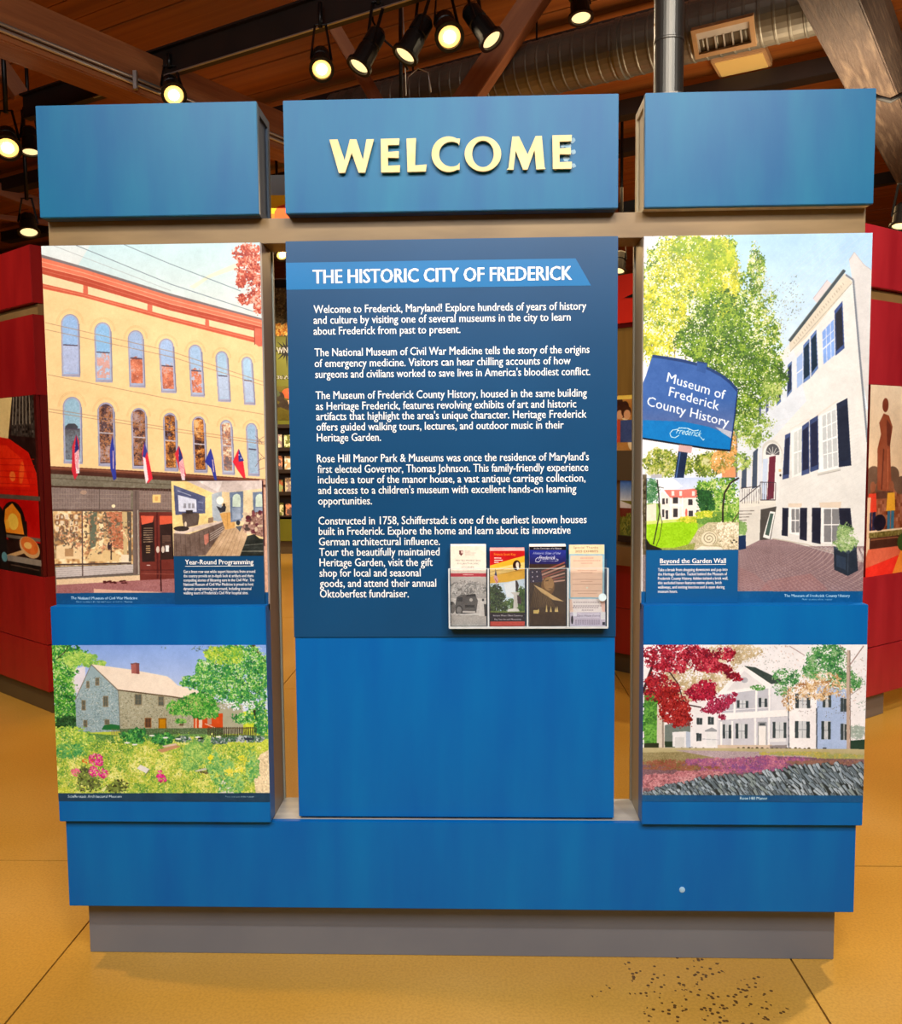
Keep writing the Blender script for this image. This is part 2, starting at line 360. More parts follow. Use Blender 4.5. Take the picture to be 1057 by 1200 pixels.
    def leaves(s, blobs, n, cols, size=1.3, el=.55, var=14, clip=None, edge=1.0, cv=None):
        """foliage: a ragged mass under n small leaf stamps scattered over ellipses (x, y, rx, ry)"""
        dens = n*size*size*el*.8/sum(b[2]*b[3] for b in blobs)
        if n >= 100 and dens > .22 and cv != 0: s.cloud(blobs, cols, cover=cv or min(1.1, .45+dens*.55), fine=size*.9, clip=clip); n = int(n*.42)
        size *= .85
        ar = np.array([b[2]*b[3] for b in blobs], float); ar /= ar.sum(); cols = np.array(cols, float)
        st = []
        for q in range(14):
            rr = size*s.res*s.r.uniform(.6, 1.3); k = int(math.ceil(rr)); th = s.r.uniform(0, math.pi)
            yy, xx = np.mgrid[-k:k+1, -k:k+1]; u = xx*math.cos(th)+yy*math.sin(th); v = -xx*math.sin(th)+yy*math.cos(th)
            st.append(((u/rr)**2+(v/(rr*el))**2 <= 1, k))
        cm = None
        if clip is not None:
            cm = np.zeros((s.h, s.w), bool); r = s.mask(s.t(clip))
            if r: cm[r[1], r[2]] = r[0]
        bi = s.r.choice(len(blobs), n, p=ar); rad = np.sqrt(s.r.uniform(0, 1, n))*edge; th = s.r.uniform(0, 2*math.pi, n)
        B = np.array([b[:4] for b in blobs], float)[bi]; P = s.t(np.c_[B[:, 0]+B[:, 2]*rad*np.cos(th), B[:, 1]+B[:, 3]*rad*np.sin(th)])
        ci = s.r.integers(0, len(cols), n); jit = s.r.normal(0, var, n); si = s.r.integers(0, len(st), n)
        for (x, y), c, j, q in zip(P, ci, jit, si):
            m, k = st[q]; x, y = int(x), int(y); xa, ya = x-k, y-k
            if xa < 0 or ya < 0 or x+k+1 > s.w or y+k+1 > s.h:
                x0, y0, x1, y1 = max(xa, 0), max(ya, 0), min(x+k+1, s.w), min(y+k+1, s.h)
                if x1 <= x0 or y1 <= y0: continue
                m = m[y0-ya:y1-ya, x0-xa:x1-xa]
            else: x0, y0, x1, y1 = xa, ya, x+k+1, y+k+1
            if cm is not None: m = m & cm[y0:y1, x0:x1]
            s.a[y0:y1, x0:x1][m] = cols[c]+j
        return s
    def text(s, t, x, y, x1, cap, c, ang=0, bold=.0, shear=0.):
        """lettering from x to x1 with baseline at y (slope ang in px/px)"""
        v, f = glyphs(t, bold, shear); mn, mx = v[:, 0].min(), v[:, 0].max(); u = (v[:, 0]-mn)/(mx-mn)*(x1-x); h = v[:, 1]/CAPH*cap
        P = s.t(np.c_[x+u+h*ang*.6, y+u*ang-h]); c = np.array(c, np.float32)
        for t3 in f:
            r = s.mask(P[list(t3)])
            if r: s.a[r[1], r[2]][r[0]] = c
        return s
    def grain(s, a=5):
        s.mottle(a*.9, ((22, 1.), (8, .7), (3, .6), (1.2, .5))); s.soft(1); s.a += s.r.normal(0, a, s.a.shape[:2])[..., None]; return s
    def material(s, name, rough=.35, spec=.4):
        im = bpy.data.images.new(name, s.w, s.h, alpha=False); px = np.ones((s.h, s.w, 4), np.float32)
        px[..., :3] = np.clip(s.a[::-1], 0, 255)/255; im.pixels.foreach_set(px.ravel()); im.update(); im.pack()
        m = bpy.data.materials.new(name); m.use_nodes = True; nt = m.node_tree; b = nt.nodes['Principled BSDF']
        t = nt.nodes.new('ShaderNodeTexImage'); t.image = im; t.extension = 'EXTEND'; nt.links.new(t.outputs[0], b.inputs['Base Color'])
        b.inputs['Roughness'].default_value = rough; b.inputs['Specular IOR Level'].default_value = spec; return m
def sheet(name, c4, thick, n, pm, em, parent=None, label=None):
    """thin rectangular sheet: c4 = TL TR BR BL of its printed face, thickness goes along n"""
    bm = bmesh.new(); uvl = bm.loops.layers.uv.new('UVMap')
    a = [bm.verts.new(p) for p in c4]; b = [bm.verts.new(Vector(p)+Vector(n)*thick) for p in c4]
    f = bm.faces.new(a)
    for l, uv in zip(f.loops, ((0, 1), (1, 1), (1, 0), (0, 0))): l[uvl].uv = uv
    fs = [bm.faces.new(b[::-1])]+[bm.faces.new((a[i], b[i], b[(i+1) % 4], a[(i+1) % 4])) for i in range(4)]
    for g in fs: g.material_index = 1
    return mesh_obj(name, bm, [pm, em], parent, label=label)
def board_c4(x0, x1, z0, z1, y): return [(x0, y, z1), (x1, y, z1), (x1, y, z0), (x0, y, z0)]
def px4(c4): return [pj(p) for p in c4]

# ---- upper left print: painted commercial building with arched windows
def pic_building(c4):
    p = Pic(px4(c4), 3, (245, 205, 145), 11)
    xs = [44, 98, 200, 312]
    def Y(*v): return list(v)
    roof = Y(297, 312.5, 344, 374.5)
    p.grad([(44, 280), (312, 280), (312, 380), (44, 380)], (190, 222, 228), (222, 224, 216))
    p.grad([(44, 280), (110, 280), (80, 330), (44, 310)], (216, 228, 228), (220, 220, 215))
    p.poly([(222, 336), (245, 322), (275, 309), (290, 305), (280, 314), (245, 326), (228, 338)], (238, 230, 190), a=.7)
    for q, wd, c in (([(88, 287), (200, 333), (306, 368)], .8, (110, 125, 135)), ([(144, 286), (200, 309.5), (282, 341)], .8, (110, 130, 140)), ([(63, 288), (200, 340.5)], .5, (160, 165, 165))): p.line(q, wd, c)
    g, o, d, c, b = Y(300.5, 315.5, 347, 376.5), Y(311.5, 325, 356.5, 384.5), Y(319.5, 334, 364, 391), Y(331, 343.5, 371, 399), Y(337, 348.5, 376.5, 405)
    p.strip(xs, b, [560]*4, (244, 206, 148))
    p.strip(xs, roof, g, (120, 108, 108)); p.strip(xs, g, o, (226, 116, 84)); p.strip(xs, o, d, (186, 74, 48)); p.strip(xs, d, c, (238, 212, 165)); p.strip(xs, c, b, (206, 92, 62))
    for f in (.45, .95): p.line([(x, y0+(y1-y0)*f) for x, y0, y1 in zip(xs, g, o)], .8, (246, 170, 135))
    p.line([(x, y+4) for x, y in zip(xs, o)], .7, (210, 110, 85)); p.line([(x, y+2.3) for x, y in zip(xs, c)], .6, (236, 150, 115))
    for x0, x1 in ((97.5, 103), (172.8, 178.5), (240.5, 245)):
        ya, yb = np.interp(x0, xs, d), np.interp(x0, xs, c)+1; p.poly([(x0, ya), (x1, ya+1.5), (x1, yb+1.5), (x0, yb)], (214, 104, 76))
    p.poly([(297.5, 384), (312, 386), (312, 406), (303, 406), (298, 402)], (216, 106, 80)); p.line([(298, 384), (298.5, 404)], .8, (160, 70, 50))
    # arched windows
    def win(x0, x1, yt, yr, yb, dx, top, low, arch=True, refl=None, rc=None):
        wd = x1-x0; xm = (x0+x1)/2; yc = yt+wd*.55
        def shape(i, e=0):
            pts = [(xm+(wd/2-i)*math.cos(t), yc-(wd*.55-i)*math.sin(t)) for t in np.linspace(math.pi, 0, 13)]
            return pts+[(x1+dx-i, yb-i*1.4+e), (x0+dx+i, yb-i*1.4-e+0)]
        th = np.linspace(math.pi, 0, 15)
        for rr in (1.38, 1.52): p.line([(xm+wd/2*rr*math.cos(t), yc-wd*.55*rr*math.sin(t)) for t in th], .5, (222, 180, 122))
        p.poly(shape(0), (142, 144, 172)); p.poly(shape(.8), (172, 172, 196)); p.poly(shape(1.9), top, noise=5, cell=1.5)
        k = (yr-yc)/(yb-yc); ml = x0+dx*k+2; mr = x1+dx*k-2
        p.poly([(ml, yr), (mr, yr+.8), (x1+dx-2.6, yb-3.6), (x0+dx+2, yb-4)], low, noise=5, cell=1.5)
        if refl:
            p.cloud([(xm+dx*.6, yc+(yb-yc)*(.4 if refl > 9 else .75), wd*.8, (yb-yt)*(.7 if refl > 9 else .3))], rc, cover=.62 if refl > 9 else .3+refl*.05, fine=.9, clip=[(ml-dx*.5, yc-wd*.3), (mr-dx*.5, yc-wd*.3), (x1+dx-2.6, yb-3.6), (x0+dx+2, yb-4)])
        p.line([(ml, yr), (mr, yr+1)], 1.4, (82, 70, 86) if refl is None or refl < 9 else (196, 186, 190))
        p.line([(x0+dx-.3, yb), (x1+dx+.3, yb+.8)], 1.4, (170, 166, 182)); p.line([(x1+.2, yc), (x1+dx, yb)], 1, (120, 124, 150))
    sk, lw, og = (150, 184, 226), (176, 188, 220), ((222, 130, 96), (206, 120, 90), (176, 96, 72), (230, 170, 140))
    for a in ((71.5, 92.5, 368, 404, 440.5, 1.2, sk, lw), (110.4, 130, 377.6, 412.5, 447, 1.6, (140, 186, 226), (172, 196, 226), True, 3, ((210, 160, 150),)),
              (149.7, 168, 387, 419.5, 453, 2.2, (160, 184, 220), (206, 166, 160), True, 8, og), (186, 203.5, 396.6, 428.5, 459.5, 3, (164, 190, 226), (208, 160, 150), True, 8, og),
              (220.7, 236.6, 403.8, 434, 464, 3, (164, 194, 226), (186, 190, 214), True, 5, og), (252.5, 267, 411.4, 440, 470, 3.2, (170, 200, 224), (180, 196, 220)), (282.8, 295.6, 418, 445.5, 473.5, 3.4, (168, 200, 224), (178, 192, 216))): win(*a)
    dk = ((150, 120, 120), (116, 84, 80), (60, 38, 36), (180, 150, 140), (190, 120, 60)); rd = ((210, 130, 50), (150, 90, 50), (230, 180, 120), (60, 36, 30))
    for a in ((73.6, 95.3, 465, 502, 542.5, 1.2, (150, 186, 206), (92, 92, 98), True, 5, ((100, 106, 114), (120, 130, 140))), (114, 134, 471.5, 507, 545.6, 1.6, (84, 64, 70), (96, 70, 62), True, 26, dk),
              (153.5, 171.7, 478, 512, 548.7, 1.6, (92, 62, 62), (100, 72, 56), True, 30, dk), (191, 207, 483.6, 516, 551.4, 1.8, (108, 88, 98), (120, 78, 44), True, 28, rd),
              (225, 240.4, 487.8, 520, 553.2, 2.5, (110, 74, 70), (110, 64, 50), True, 26, rd), (257.8, 272, 492, 522, 555.5, 2.8, (186, 202, 210), (150, 130, 120), True, 10, ((240, 226, 190), (110, 96, 100), (190, 120, 90))), (288, 301, 495.7, 526, 557, 3, (156, 186, 212), (160, 184, 206))): win(*a)
    p.poly([(76, 500), (80, 496.5), (88, 496.5), (91.5, 500), (91, 502), (77, 502)], (70, 70, 78))
    for q in ([(53, 378), (200, 411.7), (310, 448)], [(53, 386), (200, 418), (310, 452)], [(56, 439), (200, 467.7), (312, 486)], [(57, 479), (200, 501.7), (312, 518)], [(57, 482.5), (200, 505), (312, 521)]): p.line(q, .6, (168, 128, 96))
    # street front
    xf = [55, 130, 200, 316]
    cor = Y(546, 550, 554, 562)
    p.strip(xf, cor, [y+4.5 for y in cor], (104, 56, 40)); p.strip(xf, [y+4.5 for y in cor], [y+9 for y in cor], (74, 40, 30)); p.line([(x, y+2) for x, y in zip(xf, cor)], 1, (150, 92, 66))
    p.strip(xf, [y+9 for y in cor], [700]*4, (120, 112, 94), noise=6, cell=2); p.line([(x, y+14) for x, y in zip(xf, cor)], .8, (92, 80, 64))
    p.poly([(55, 569), (206, 573), (206, 576), (55, 571.5)], (68, 44, 34))
    p.poly([(60, 571), (153.5, 575), (153.5, 597.5), (60, 597.5)], (136, 118, 110), noise=5, cell=1.2); p.poly([(161, 574.5), (206, 576), (206, 598), (161, 598)], (140, 118, 108), noise=5, cell=1.2)
    for x in np.arange(64, 203, 3.1):
        if not 153 < x < 161: p.line([(x, 573), (x, 597)], .5, (112, 96, 92))
    for y in (579, 584, 589, 594): p.line([(60, y), (153, y+.5)], .5, (158, 140, 128)); p.line([(161, y), (205, y+.5)], .5, (158, 140, 128))
    p.ell(98, 577, 4, 2.5, (196, 160, 132), a=.6); p.ell(133, 593, 2.2, 2, (255, 236, 190)); p.line([(116.5, 573), (116.5, 598)], 1, (96, 82, 76)); p.line([(60, 597.8), (206, 598.5)], 2, (92, 72, 64))
    p.rect(178.7, 579.8, 188.2, 589, (244, 204, 128)); p.rect(181.5, 581.5, 185, 587, (220, 170, 100))
    W = [(62, 599), (155.3, 599.5), (156, 661), (64, 664)]
    p.poly(W, (226, 188, 132), noise=9, cell=2.5)
    p.cloud([(110, 630, 60, 40)], [(226, 188, 132), (244, 216, 164), (176, 124, 80), (206, 160, 104), (120, 96, 74), (250, 232, 190)], cover=1.2, fine=2.6, clip=W)
    for q in range(26): p.ell(p.r.uniform(64, 154), p.r.uniform(602, 655), p.r.uniform(2, 8), p.r.uniform(2, 7), [(206, 156, 96), (244, 220, 172), (168, 118, 74), (240, 206, 150), (120, 104, 84)][p.r.integers(5)], a=.5)
    for i in range(5):
        for j in range(4):
            x, y = 65+i*5.6, 603+j*7; p.rect(x, y, x+4, y+5.5, (120, 92, 70) if (i+j) % 2 else (236, 216, 184)); p.rect(x+.9, y+1, x+3.1, y+4.5, (226, 206, 176) if (i+j) % 3 else (150, 110, 80))
    p.poly([(66, 640), (90, 634), (96, 640), (96, 655), (66, 655)], (238, 208, 160)); p.rect(76, 643, 86, 652, (180, 140, 96))
    p.poly([(98, 606), (104, 612), (102, 640), (98, 652)], (244, 216, 160)); p.poly([(104, 600), (114, 600), (112, 640), (106, 643)], (104, 112, 92)); p.poly([(116, 612), (122, 612), (121, 640), (116, 640)], (246, 226, 180))
    p.poly([(122, 600), (146, 600), (147, 645), (130, 640)], (190, 118, 84), noise=14, cell=1.5); p.poly([(143, 600), (149, 600), (149, 655), (145, 655)], (206, 180, 130)); p.poly([(149, 600), (154, 600), (154, 658), (151, 658)], (96, 86, 74))
    p.poly([(106, 645), (118, 642), (140, 650), (140, 658), (100, 658)], (228, 196, 140)); p.ell(128, 640, 2, 5, (60, 46, 50)); p.rect(129.5, 634, 131, 656, (70, 56, 50)); p.rect(142, 650, 151, 659, (240, 222, 190))
    p.cloud([(110, 625, 44, 30)], [(190, 150, 110), (120, 84, 62), (246, 222, 176), (216, 140, 100), (100, 100, 84)], cover=.16, fine=1.6, clip=W)
    p.line([(63, 662), (154, 660)], 2, (80, 62, 54)); p.poly([(65, 665), (156, 661.5), (156, 671), (66, 677.5)], (200, 190, 184))
    for k in range(1, 5): p.line([(65, 665+k*2.5), (156, 661.5+k*2)], .4, (160, 146, 142))
    p.line([(96.2, 599), (96.8, 676)], 1.4, (92, 72, 66)); p.line([(65, 678), (157, 672)], 2.2, (104, 92, 86)); p.poly([(66, 679), (164, 674), (164, 680), (66, 685.5)], (232, 200, 160), noise=4)
    p.poly([(155.8, 574), (162.8, 574), (163.3, 673), (156.5, 674)], (118, 100, 92)); p.line([(159, 575), (160, 673)], .8, (88, 72, 66)); p.line([(161.5, 598), (162.5, 673)], 1, (190, 176, 160))
    p.poly([(66, 685.5), (164, 680), (206, 677), (320, 690), (320, 700), (66, 700)], (164, 106, 104), noise=6, cell=1.5); p.poly([(110, 690), (190, 694), (180, 695.5), (110, 695.5)], (226, 176, 150))
    for q in range(16): p.ell(p.r.uniform(121, 148), p.r.uniform(680.5, 683.5), 2, .9, (78, 26, 26))
    p.poly([(163.3, 600), (206, 600), (206, 678), (164, 680)], (112, 46, 38)); p.poly([(165, 604.5), (180.5, 604.5), (181.5, 658), (166.5, 658.5)], (44, 28, 26)); p.poly([(187, 604.5), (206, 604.5), (206, 655), (188, 656)], (50, 32, 28))
    p.poly([(165, 604.5), (180.5, 604.5), (179, 612), (166, 615)], (228, 98, 70)); p.poly([(187, 604.5), (206, 604.5), (206, 613), (187, 615)], (222, 92, 62)); p.line([(184, 600), (184.8, 678)], 2, (84, 30, 28))
    for j in range(7): p.line([(168, 619+j*2.7), (179, 619+j*2.6)], .8, (176, 150, 120)); p.line([(190, 628+j*2), (200, 628+j*2)], .6, (150, 110, 90))
    for j in range(4): p.line([(171, 640+j*2.5), (176, 640+j*2.5)], 1.1, (190, 156, 110))
    p.ell(185, 644, 2, 4, (214, 196, 180)); p.ell(191, 644, 2, 4, (214, 196, 180)); p.rect(194, 639, 198, 646.5, (236, 232, 226)); p.line([(188, 656), (189, 693)], 1.6, (58, 24, 24)); p.line([(172, 662.5), (176, 662.5)], 1, (220, 200, 190))
    p.line([(165, 668), (204, 668)], .7, (70, 24, 24)); p.line([(165, 672), (204, 673)], .7, (150, 80, 66))
    p.poly([(304, 562), (320, 563), (320, 700), (306, 700)], (214, 166, 140), noise=8, cell=2); p.line([(307.6, 563), (310, 640)], 1.6, (110, 62, 50)); p.rect(308, 568, 314, 571, (90, 50, 40))
    # flags
    def flag(pts, kind):
        if kind == 'us':
            p.poly(pts, (204, 44, 60)); n = len(pts)//2; L, Rr = pts[:n+1], [pts[0]]+pts[:n-1:-1]
            top, bot = np.array(pts[0]), np.array(pts[n]); wv = 5.2
            for k in (-.75, -.35, .05, .45, .85): p.line([tuple(top*(1-t)+bot*t+np.array([k*wv*.55*math.sin(t*2.6)*(1.1), 0])) for t in (.25, .6, .97)], .7, (244, 230, 232))
            p.poly([pts[0], tuple((top*.6+bot*.4)+np.array([2.4, -2])), tuple((top*.55+bot*.45)+np.array([-2.6, 1]))], (40, 44, 110))
        elif kind == 'blue':
            p.poly(pts, (48, 56, 150)); top, bot = np.array(pts[0]), np.array(pts[len(pts)//2]); p.line([tuple(top*.65+bot*.35+[.5, 0]), tuple(top*.25+bot*.75+[.2, 0])], 1.4, (190, 160, 180))
        elif kind == 'tx':
            p.poly(pts, (222, 44, 60)); p.poly([pts[0], pts[1], (169.5, 537), (167, 536)], (60, 60, 140)); p.poly([(167.5, 535), (170.5, 537), (174, 562), (171, 567), (168.5, 551)], (246, 226, 226))
        else:
            p.poly(pts, (220, 40, 56)); p.poly([pts[0], pts[1], (286, 540), (279.5, 541)], (46, 56, 140)); p.ell(280, 533, .7, .7, (240, 240, 240)); p.ell(282.5, 537, .7, .7, (240, 240, 240))
    def Z(ox, oy, q): return [(ox+a/6.606, oy+b/6.606) for a, b in q]
    flag(Z(40, 420, [(325, 590), (348, 640), (350, 700), (338, 900), (315, 942), (290, 870), (296, 680)]), 'us'); flag(Z(40, 420, [(605, 590), (622, 700), (637, 930), (615, 945), (590, 850), (585, 720)]), 'blue')
    flag(Z(40, 420, [(855, 640), (875, 720), (918, 930), (880, 970), (850, 860), (835, 740)]), 'tx'); flag(Z(170, 420, [(262, 675), (287, 740), (316, 900), (298, 950), (265, 860), (230, 740)]), 'us')
    flag(Z(170, 420, [(508, 695), (530, 770), (556, 940), (538, 942), (510, 850), (462, 800)]), 'blue'); flag(Z(170, 420, [(725, 700), (755, 770), (778, 930), (760, 925), (720, 870), (678, 800)]), 'other')
    for q in range(9): a, b = p.r.uniform(298, 306), p.r.uniform(510, 555); p.line([(a, b), (a+p.r.uniform(2, 12), b+p.r.uniform(-14, 10))], .5, (120, 90, 84))
    p.leaves([(292, 297, 18, 12), (290, 312, 13, 13), (298, 326, 10, 18), (283, 328, 6, 9), (287, 351, 10, 7), (302, 354, 5, 14), (297, 344, 9, 12)], 520, [(176, 66, 44), (206, 96, 68), (226, 146, 120), (150, 50, 38), (236, 180, 160)], 1.7, .42)
    # caption bar
    p.poly([(40, 695.2), (330, 694.2), (330, 720), (40, 720)], (14, 76, 124))
    p.text('The National Museum of Civil War Medicine', 83, 702.4, 161, 3.2, (225, 238, 248), bold=.025); p.text('Photo courtesy of the National Museum of Civil War Medicine', 89.5, 706, 155, 1.7, (190, 215, 232))
    return p.grain(3)

# ---- small inset at the left: lecture room
def pic_lecture(c4):
    p = Pic(px4(c4), 3.5, (232, 206, 150), 12)
    p.poly([(200, 560), (212, 560), (252, 577), (252, 610), (200, 622)], (240, 212, 140)); p.poly([(210, 560), (310, 560), (310, 573), (270, 577), (250, 578)], (208, 192, 184)); p.poly([(225, 560), (262, 560), (256, 577)], (226, 214, 208))
    p.poly([(266, 577), (310, 572), (310, 618), (266, 612)], (226, 204, 162)); p.poly([(248, 579), (260, 576), (262, 612), (249, 610)], (172, 182, 190)); p.poly([(260, 576), (269, 577), (269, 606), (260, 606)], (222, 196, 150))
    p.poly([(203.5, 568.5), (240.5, 582), (240.5, 601.5), (205.5, 603.5)], (82, 88, 122)); p.poly([(208.5, 580), (230, 585.5), (230.5, 600), (209.5, 599.5)], (212, 216, 232))
    for x in (215, 220.5, 225): p.rect(x, 590, x+3, 595.5, (150, 150, 160))
    p.line([(208, 575), (224, 581)], .8, (180, 186, 206)); p.line([(232, 588), (238, 589.5)], .6, (150, 160, 190)); p.line([(232, 597), (238, 598)], .6, (150, 160, 190))
    p.poly([(204, 622), (263, 609.5), (264, 612), (226, 623), (206, 628)], (216, 196, 180)); p.poly([(203.5, 625), (222, 626), (263.5, 611), (263.5, 630), (241, 651), (203.5, 653)], (112, 92, 82))
    for k in range(10): x = 206+k*5.5; p.line([(x, 627-.28*max(0, x-222)), (x+1, 652-.5*max(0, x-222))], .7, (88, 70, 62))
    for k in range(4): p.line([(246, 626+k*2.6), (262, 616.5+k*2.4)], .7, (196, 184, 172))
    p.poly([(239, 627), (244.5, 625), (244.5, 635), (241, 639), (239.5, 637)], (196, 122, 104)); p.poly([(213, 601), (233, 601), (233.5, 605), (232, 615), (216, 619), (214, 611)], (92, 78, 70)); p.rect(218, 598, 226, 602, (60, 52, 52)); p.ell(217.5, 614.5, 1.4, 3.4, (220, 200, 170))
    p.ell(212.5, 619.5, 9, 3, (48, 38, 34)); p.poly([(244, 607), (250, 606), (250, 612), (244, 613)], (150, 120, 92))
    p.poly([(240, 652), (263, 619), (288, 617), (290, 630), (281, 652)], (196, 164, 128))
    for k in range(7): p.line([(240+k*6, 652), (264+k*3.5, 619)], .5, (160, 126, 96))
    p.poly([(257.5, 601.5), (275.5, 599.5), (275, 618.5), (264, 621)], (218, 166, 96)); p.line([(266, 601), (267, 620)], .6, (180, 130, 70))
    for x0 in (269, 296): p.poly([(x0, 577), (x0+16, 575.5), (x0+16, 610), (x0+1.5, 612)], (108, 124, 150)); p.poly([(x0+3.5, 583), (x0+5, 580), (x0+8.5, 578.5), (x0+12, 580), (x0+13, 584), (x0+13, 594), (x0+3.5, 594)], (206, 222, 204)); p.poly([(x0+3, 595), (x0+13, 594.5), (x0+13, 608), (x0+3.5, 609)], (150, 164, 184))
    p.ell(257.8, 586.5, 4.2, 4.8, (250, 246, 232)); p.poly([(253.5, 593), (259, 595), (262.5, 591), (265, 594), (264, 599.5), (258, 601)], (54, 54, 62)); p.ell(262.5, 591.5, 1.4, 1.6, (50, 40, 40))
    p.ell(279, 612.5, 2.4, 3, (40, 44, 52)); p.poly([(276, 617), (284, 616), (281, 623)], (80, 84, 92))
    p.poly([(283, 618), (292, 606), (300, 600), (310, 600), (310, 630), (296, 626), (287, 624)], (150, 112, 98), noise=20, cell=1.6)
    for q in range(22): p.ell(p.r.uniform(285, 308), p.r.uniform(600, 625), p.r.uniform(1.5, 3.5), p.r.uniform(1.2, 3), [(196, 150, 130), (92, 40, 50), (214, 190, 160), (120, 60, 66), (70, 54, 50)][p.r.integers(5)])
    p.poly([(290, 628), (298, 626), (304, 631), (310, 632), (310, 652), (281, 652)], (34, 38, 34)); p.line([(286, 639), (310, 637)], 1, (90, 92, 84)); p.line([(283, 646), (310, 646)], 1.2, (110, 110, 98))
    p.mottle(5, ((9, 1), (3, .8), (1.2, .6))); return p.grain(5)

# ---- lower left print: stone house with a garden
def pic_stonehouse(c4):
    p = Pic(px4(c4), 3, (190, 208, 70), 13)
    p.grad([(55, 750), (320, 750), (320, 840), (55, 840)], (128, 166, 236), (212, 222, 246))
    p.poly([(82, 786), (100, 780), (100, 812), (84, 812)], (226, 222, 232))
    gr = [(58, 146, 54), (98, 182, 60), (34, 98, 48), (150, 204, 88), (44, 120, 60), (190, 220, 150)]
    p.leaves([(72, 775, 17, 24), (78, 768, 22, 10)], 900, gr, 1.4); p.leaves([(92, 772, 20, 9), (112, 778, 12, 4)], 260, [(150, 200, 80), (190, 220, 110), (110, 170, 80)], 1.2); p.leaves([(74, 822, 16, 30), (82, 838, 10, 18), (74, 805, 10, 18)], 1500, gr, 1.4)
    p.leaves([(80, 848, 14, 9)], 300, [(24, 60, 34), (34, 84, 44), (60, 110, 60)], 1.4); p.line([(80, 757), (76, 764), (66, 773)], 1, (60, 60, 40))
    p.poly([(300, 838), (262, 836), (256, 833), (300, 833)], (214, 224, 220)); p.poly([(258, 836), (312, 832), (312, 856), (258, 856)], (208, 222, 60), noise=8, cell=2)
    gab = [(107, 779), (138, 808), (141, 857), (90, 859), (88, 820)]; sid = [(138, 808.5), (285, 826), (285, 860), (141, 859)]
    p.poly(gab, (150, 176, 184)); p.poly(sid, (170, 170, 146))
    p.leaves([(115, 828, 30, 36)], 1500, [(104, 132, 140), (178, 198, 202), (132, 158, 166), (196, 206, 204), (120, 140, 130)], .75, .6, 8, clip=gab, cv=0); p.leaves([(185, 836, 62, 30)], 2600, [(136, 134, 108), (190, 188, 164), (112, 112, 92), (206, 204, 184), (160, 152, 120)], .75, .6, 8, clip=sid, cv=0)
    p.poly([(107, 778.3), (153, 784.5), (196, 792.5), (202, 797), (208, 803), (250, 814), (250, 822), (222, 818.6), (200, 815.6), (138, 808)], (242, 228, 210), noise=2)
    p.line([(138, 808.6), (200, 816.2), (222, 819.3)], 1.3, (84, 66, 46)); p.line([(107, 778.6), (138, 808.6)], 1, (120, 110, 96)); p.line([(107, 778.6), (88, 820)], .8, (120, 110, 96)); p.line([(138.6, 809), (141, 858)], .7, (110, 112, 104))
    p.poly([(153.2, 778), (159, 776.5), (163.2, 777.5), (163.4, 790), (154.2, 789)], (168, 98, 92)); p.poly([(159, 776.5), (163.2, 777.5), (163.4, 790), (160, 790)], (132, 72, 72)); p.line([(153, 778), (163, 777.6)], .8, (90, 60, 60))
    def wn(x0, y0, x1, y1, c=(86, 92, 84), fr=(140, 128, 100)):
        p.rect(x0-.4, y0-.4, x1+.4, y1+.4, fr); p.rect(x0+.5, y0+.5, x1-.5, y1-.5, c); p.line([((x0+x1)/2, y0), ((x0+x1)/2, y1)], .4, fr); p.line([(x0, (y0+y1)/2), (x1, (y0+y1)/2)], .6, fr)
    for a in ((101.5, 798.5, 104.5, 806), (112, 794.5, 116, 803), (96, 821, 100, 832), (121, 816, 126.5, 828), (98, 844, 102, 852), (123, 843.5, 128, 849), (158, 813.5, 166, 826), (185.5, 816, 192, 827), (208.5, 817.5, 221, 822)): wn(*a)
    wn(170, 841.5, 177, 852.5, (84, 62, 48), (150, 100, 50)); p.rect(185.6, 841.5, 195, 858, (140, 92, 20)); p.rect(186.8, 843, 193.8, 858, (196, 134, 12)); wn(210.5, 846, 215, 850.5, (70, 56, 40))
    p.poly([(227, 838), (261, 836), (261, 855), (227, 856)], (206, 74, 24)); p.rect(233, 841, 237, 853, (226, 206, 186)); p.rect(229, 838, 230.5, 855, (232, 200, 170)); p.rect(243, 838.5, 248, 849, (180, 150, 130)); p.line([(240, 848), (252, 853)], 1, (226, 200, 180))
    p.poly([(119, 855), (122, 850), (130, 848.5), (140, 850), (141, 856)], (28, 110, 56))
    for x in np.arange(131, 141, 1.8): p.line([(x, 854), (x, 863)], .6, (140, 120, 90))
    p.poly([(141, 854), (262, 853), (262, 862), (141, 864)], (86, 112, 76), noise=14, cell=1.2)
    # tree at the right
    p.line([(290, 815), (298, 832), (306, 856)], 3.5, (60, 54, 40)); p.line([(274, 755), (286, 762), (300, 776)], 1.6, (84, 70, 50)); p.line([(296, 755), (303, 766), (313, 780)], 4.2, (74, 58, 44))
    g2 = [(40, 128, 60), (70, 160, 62), (28, 92, 52), (120, 190, 84), (60, 140, 90), (170, 214, 110), (206, 226, 190)]
    p.leaves([(280, 780, 34, 24), (262, 790, 30, 22), (300, 800, 16, 40), (280, 806, 30, 20), (245, 800, 22, 12)], 3600, g2, 1.25, .5, 12)
    p.leaves([(254, 766, 14, 9), (272, 768, 16, 10), (262, 772, 18, 8)], 520, [(170, 204, 60), (130, 186, 70), (200, 216, 90), (90, 160, 60)], 1.2, cv=.55)
    p.leaves([(262, 826, 9, 6), (280, 828, 12, 6), (292, 826, 8, 5)], 90, [(232, 238, 244), (206, 216, 226)], 1.5)
    p.leaves([(228, 828, 28, 10), (212, 833, 14, 6), (235, 820, 18, 8), (212, 845, 7, 3), (240, 838, 14, 5)], 1100, [(44, 136, 50), (84, 170, 60), (28, 98, 44), (130, 196, 90), (190, 190, 120)], 1.3, .4)
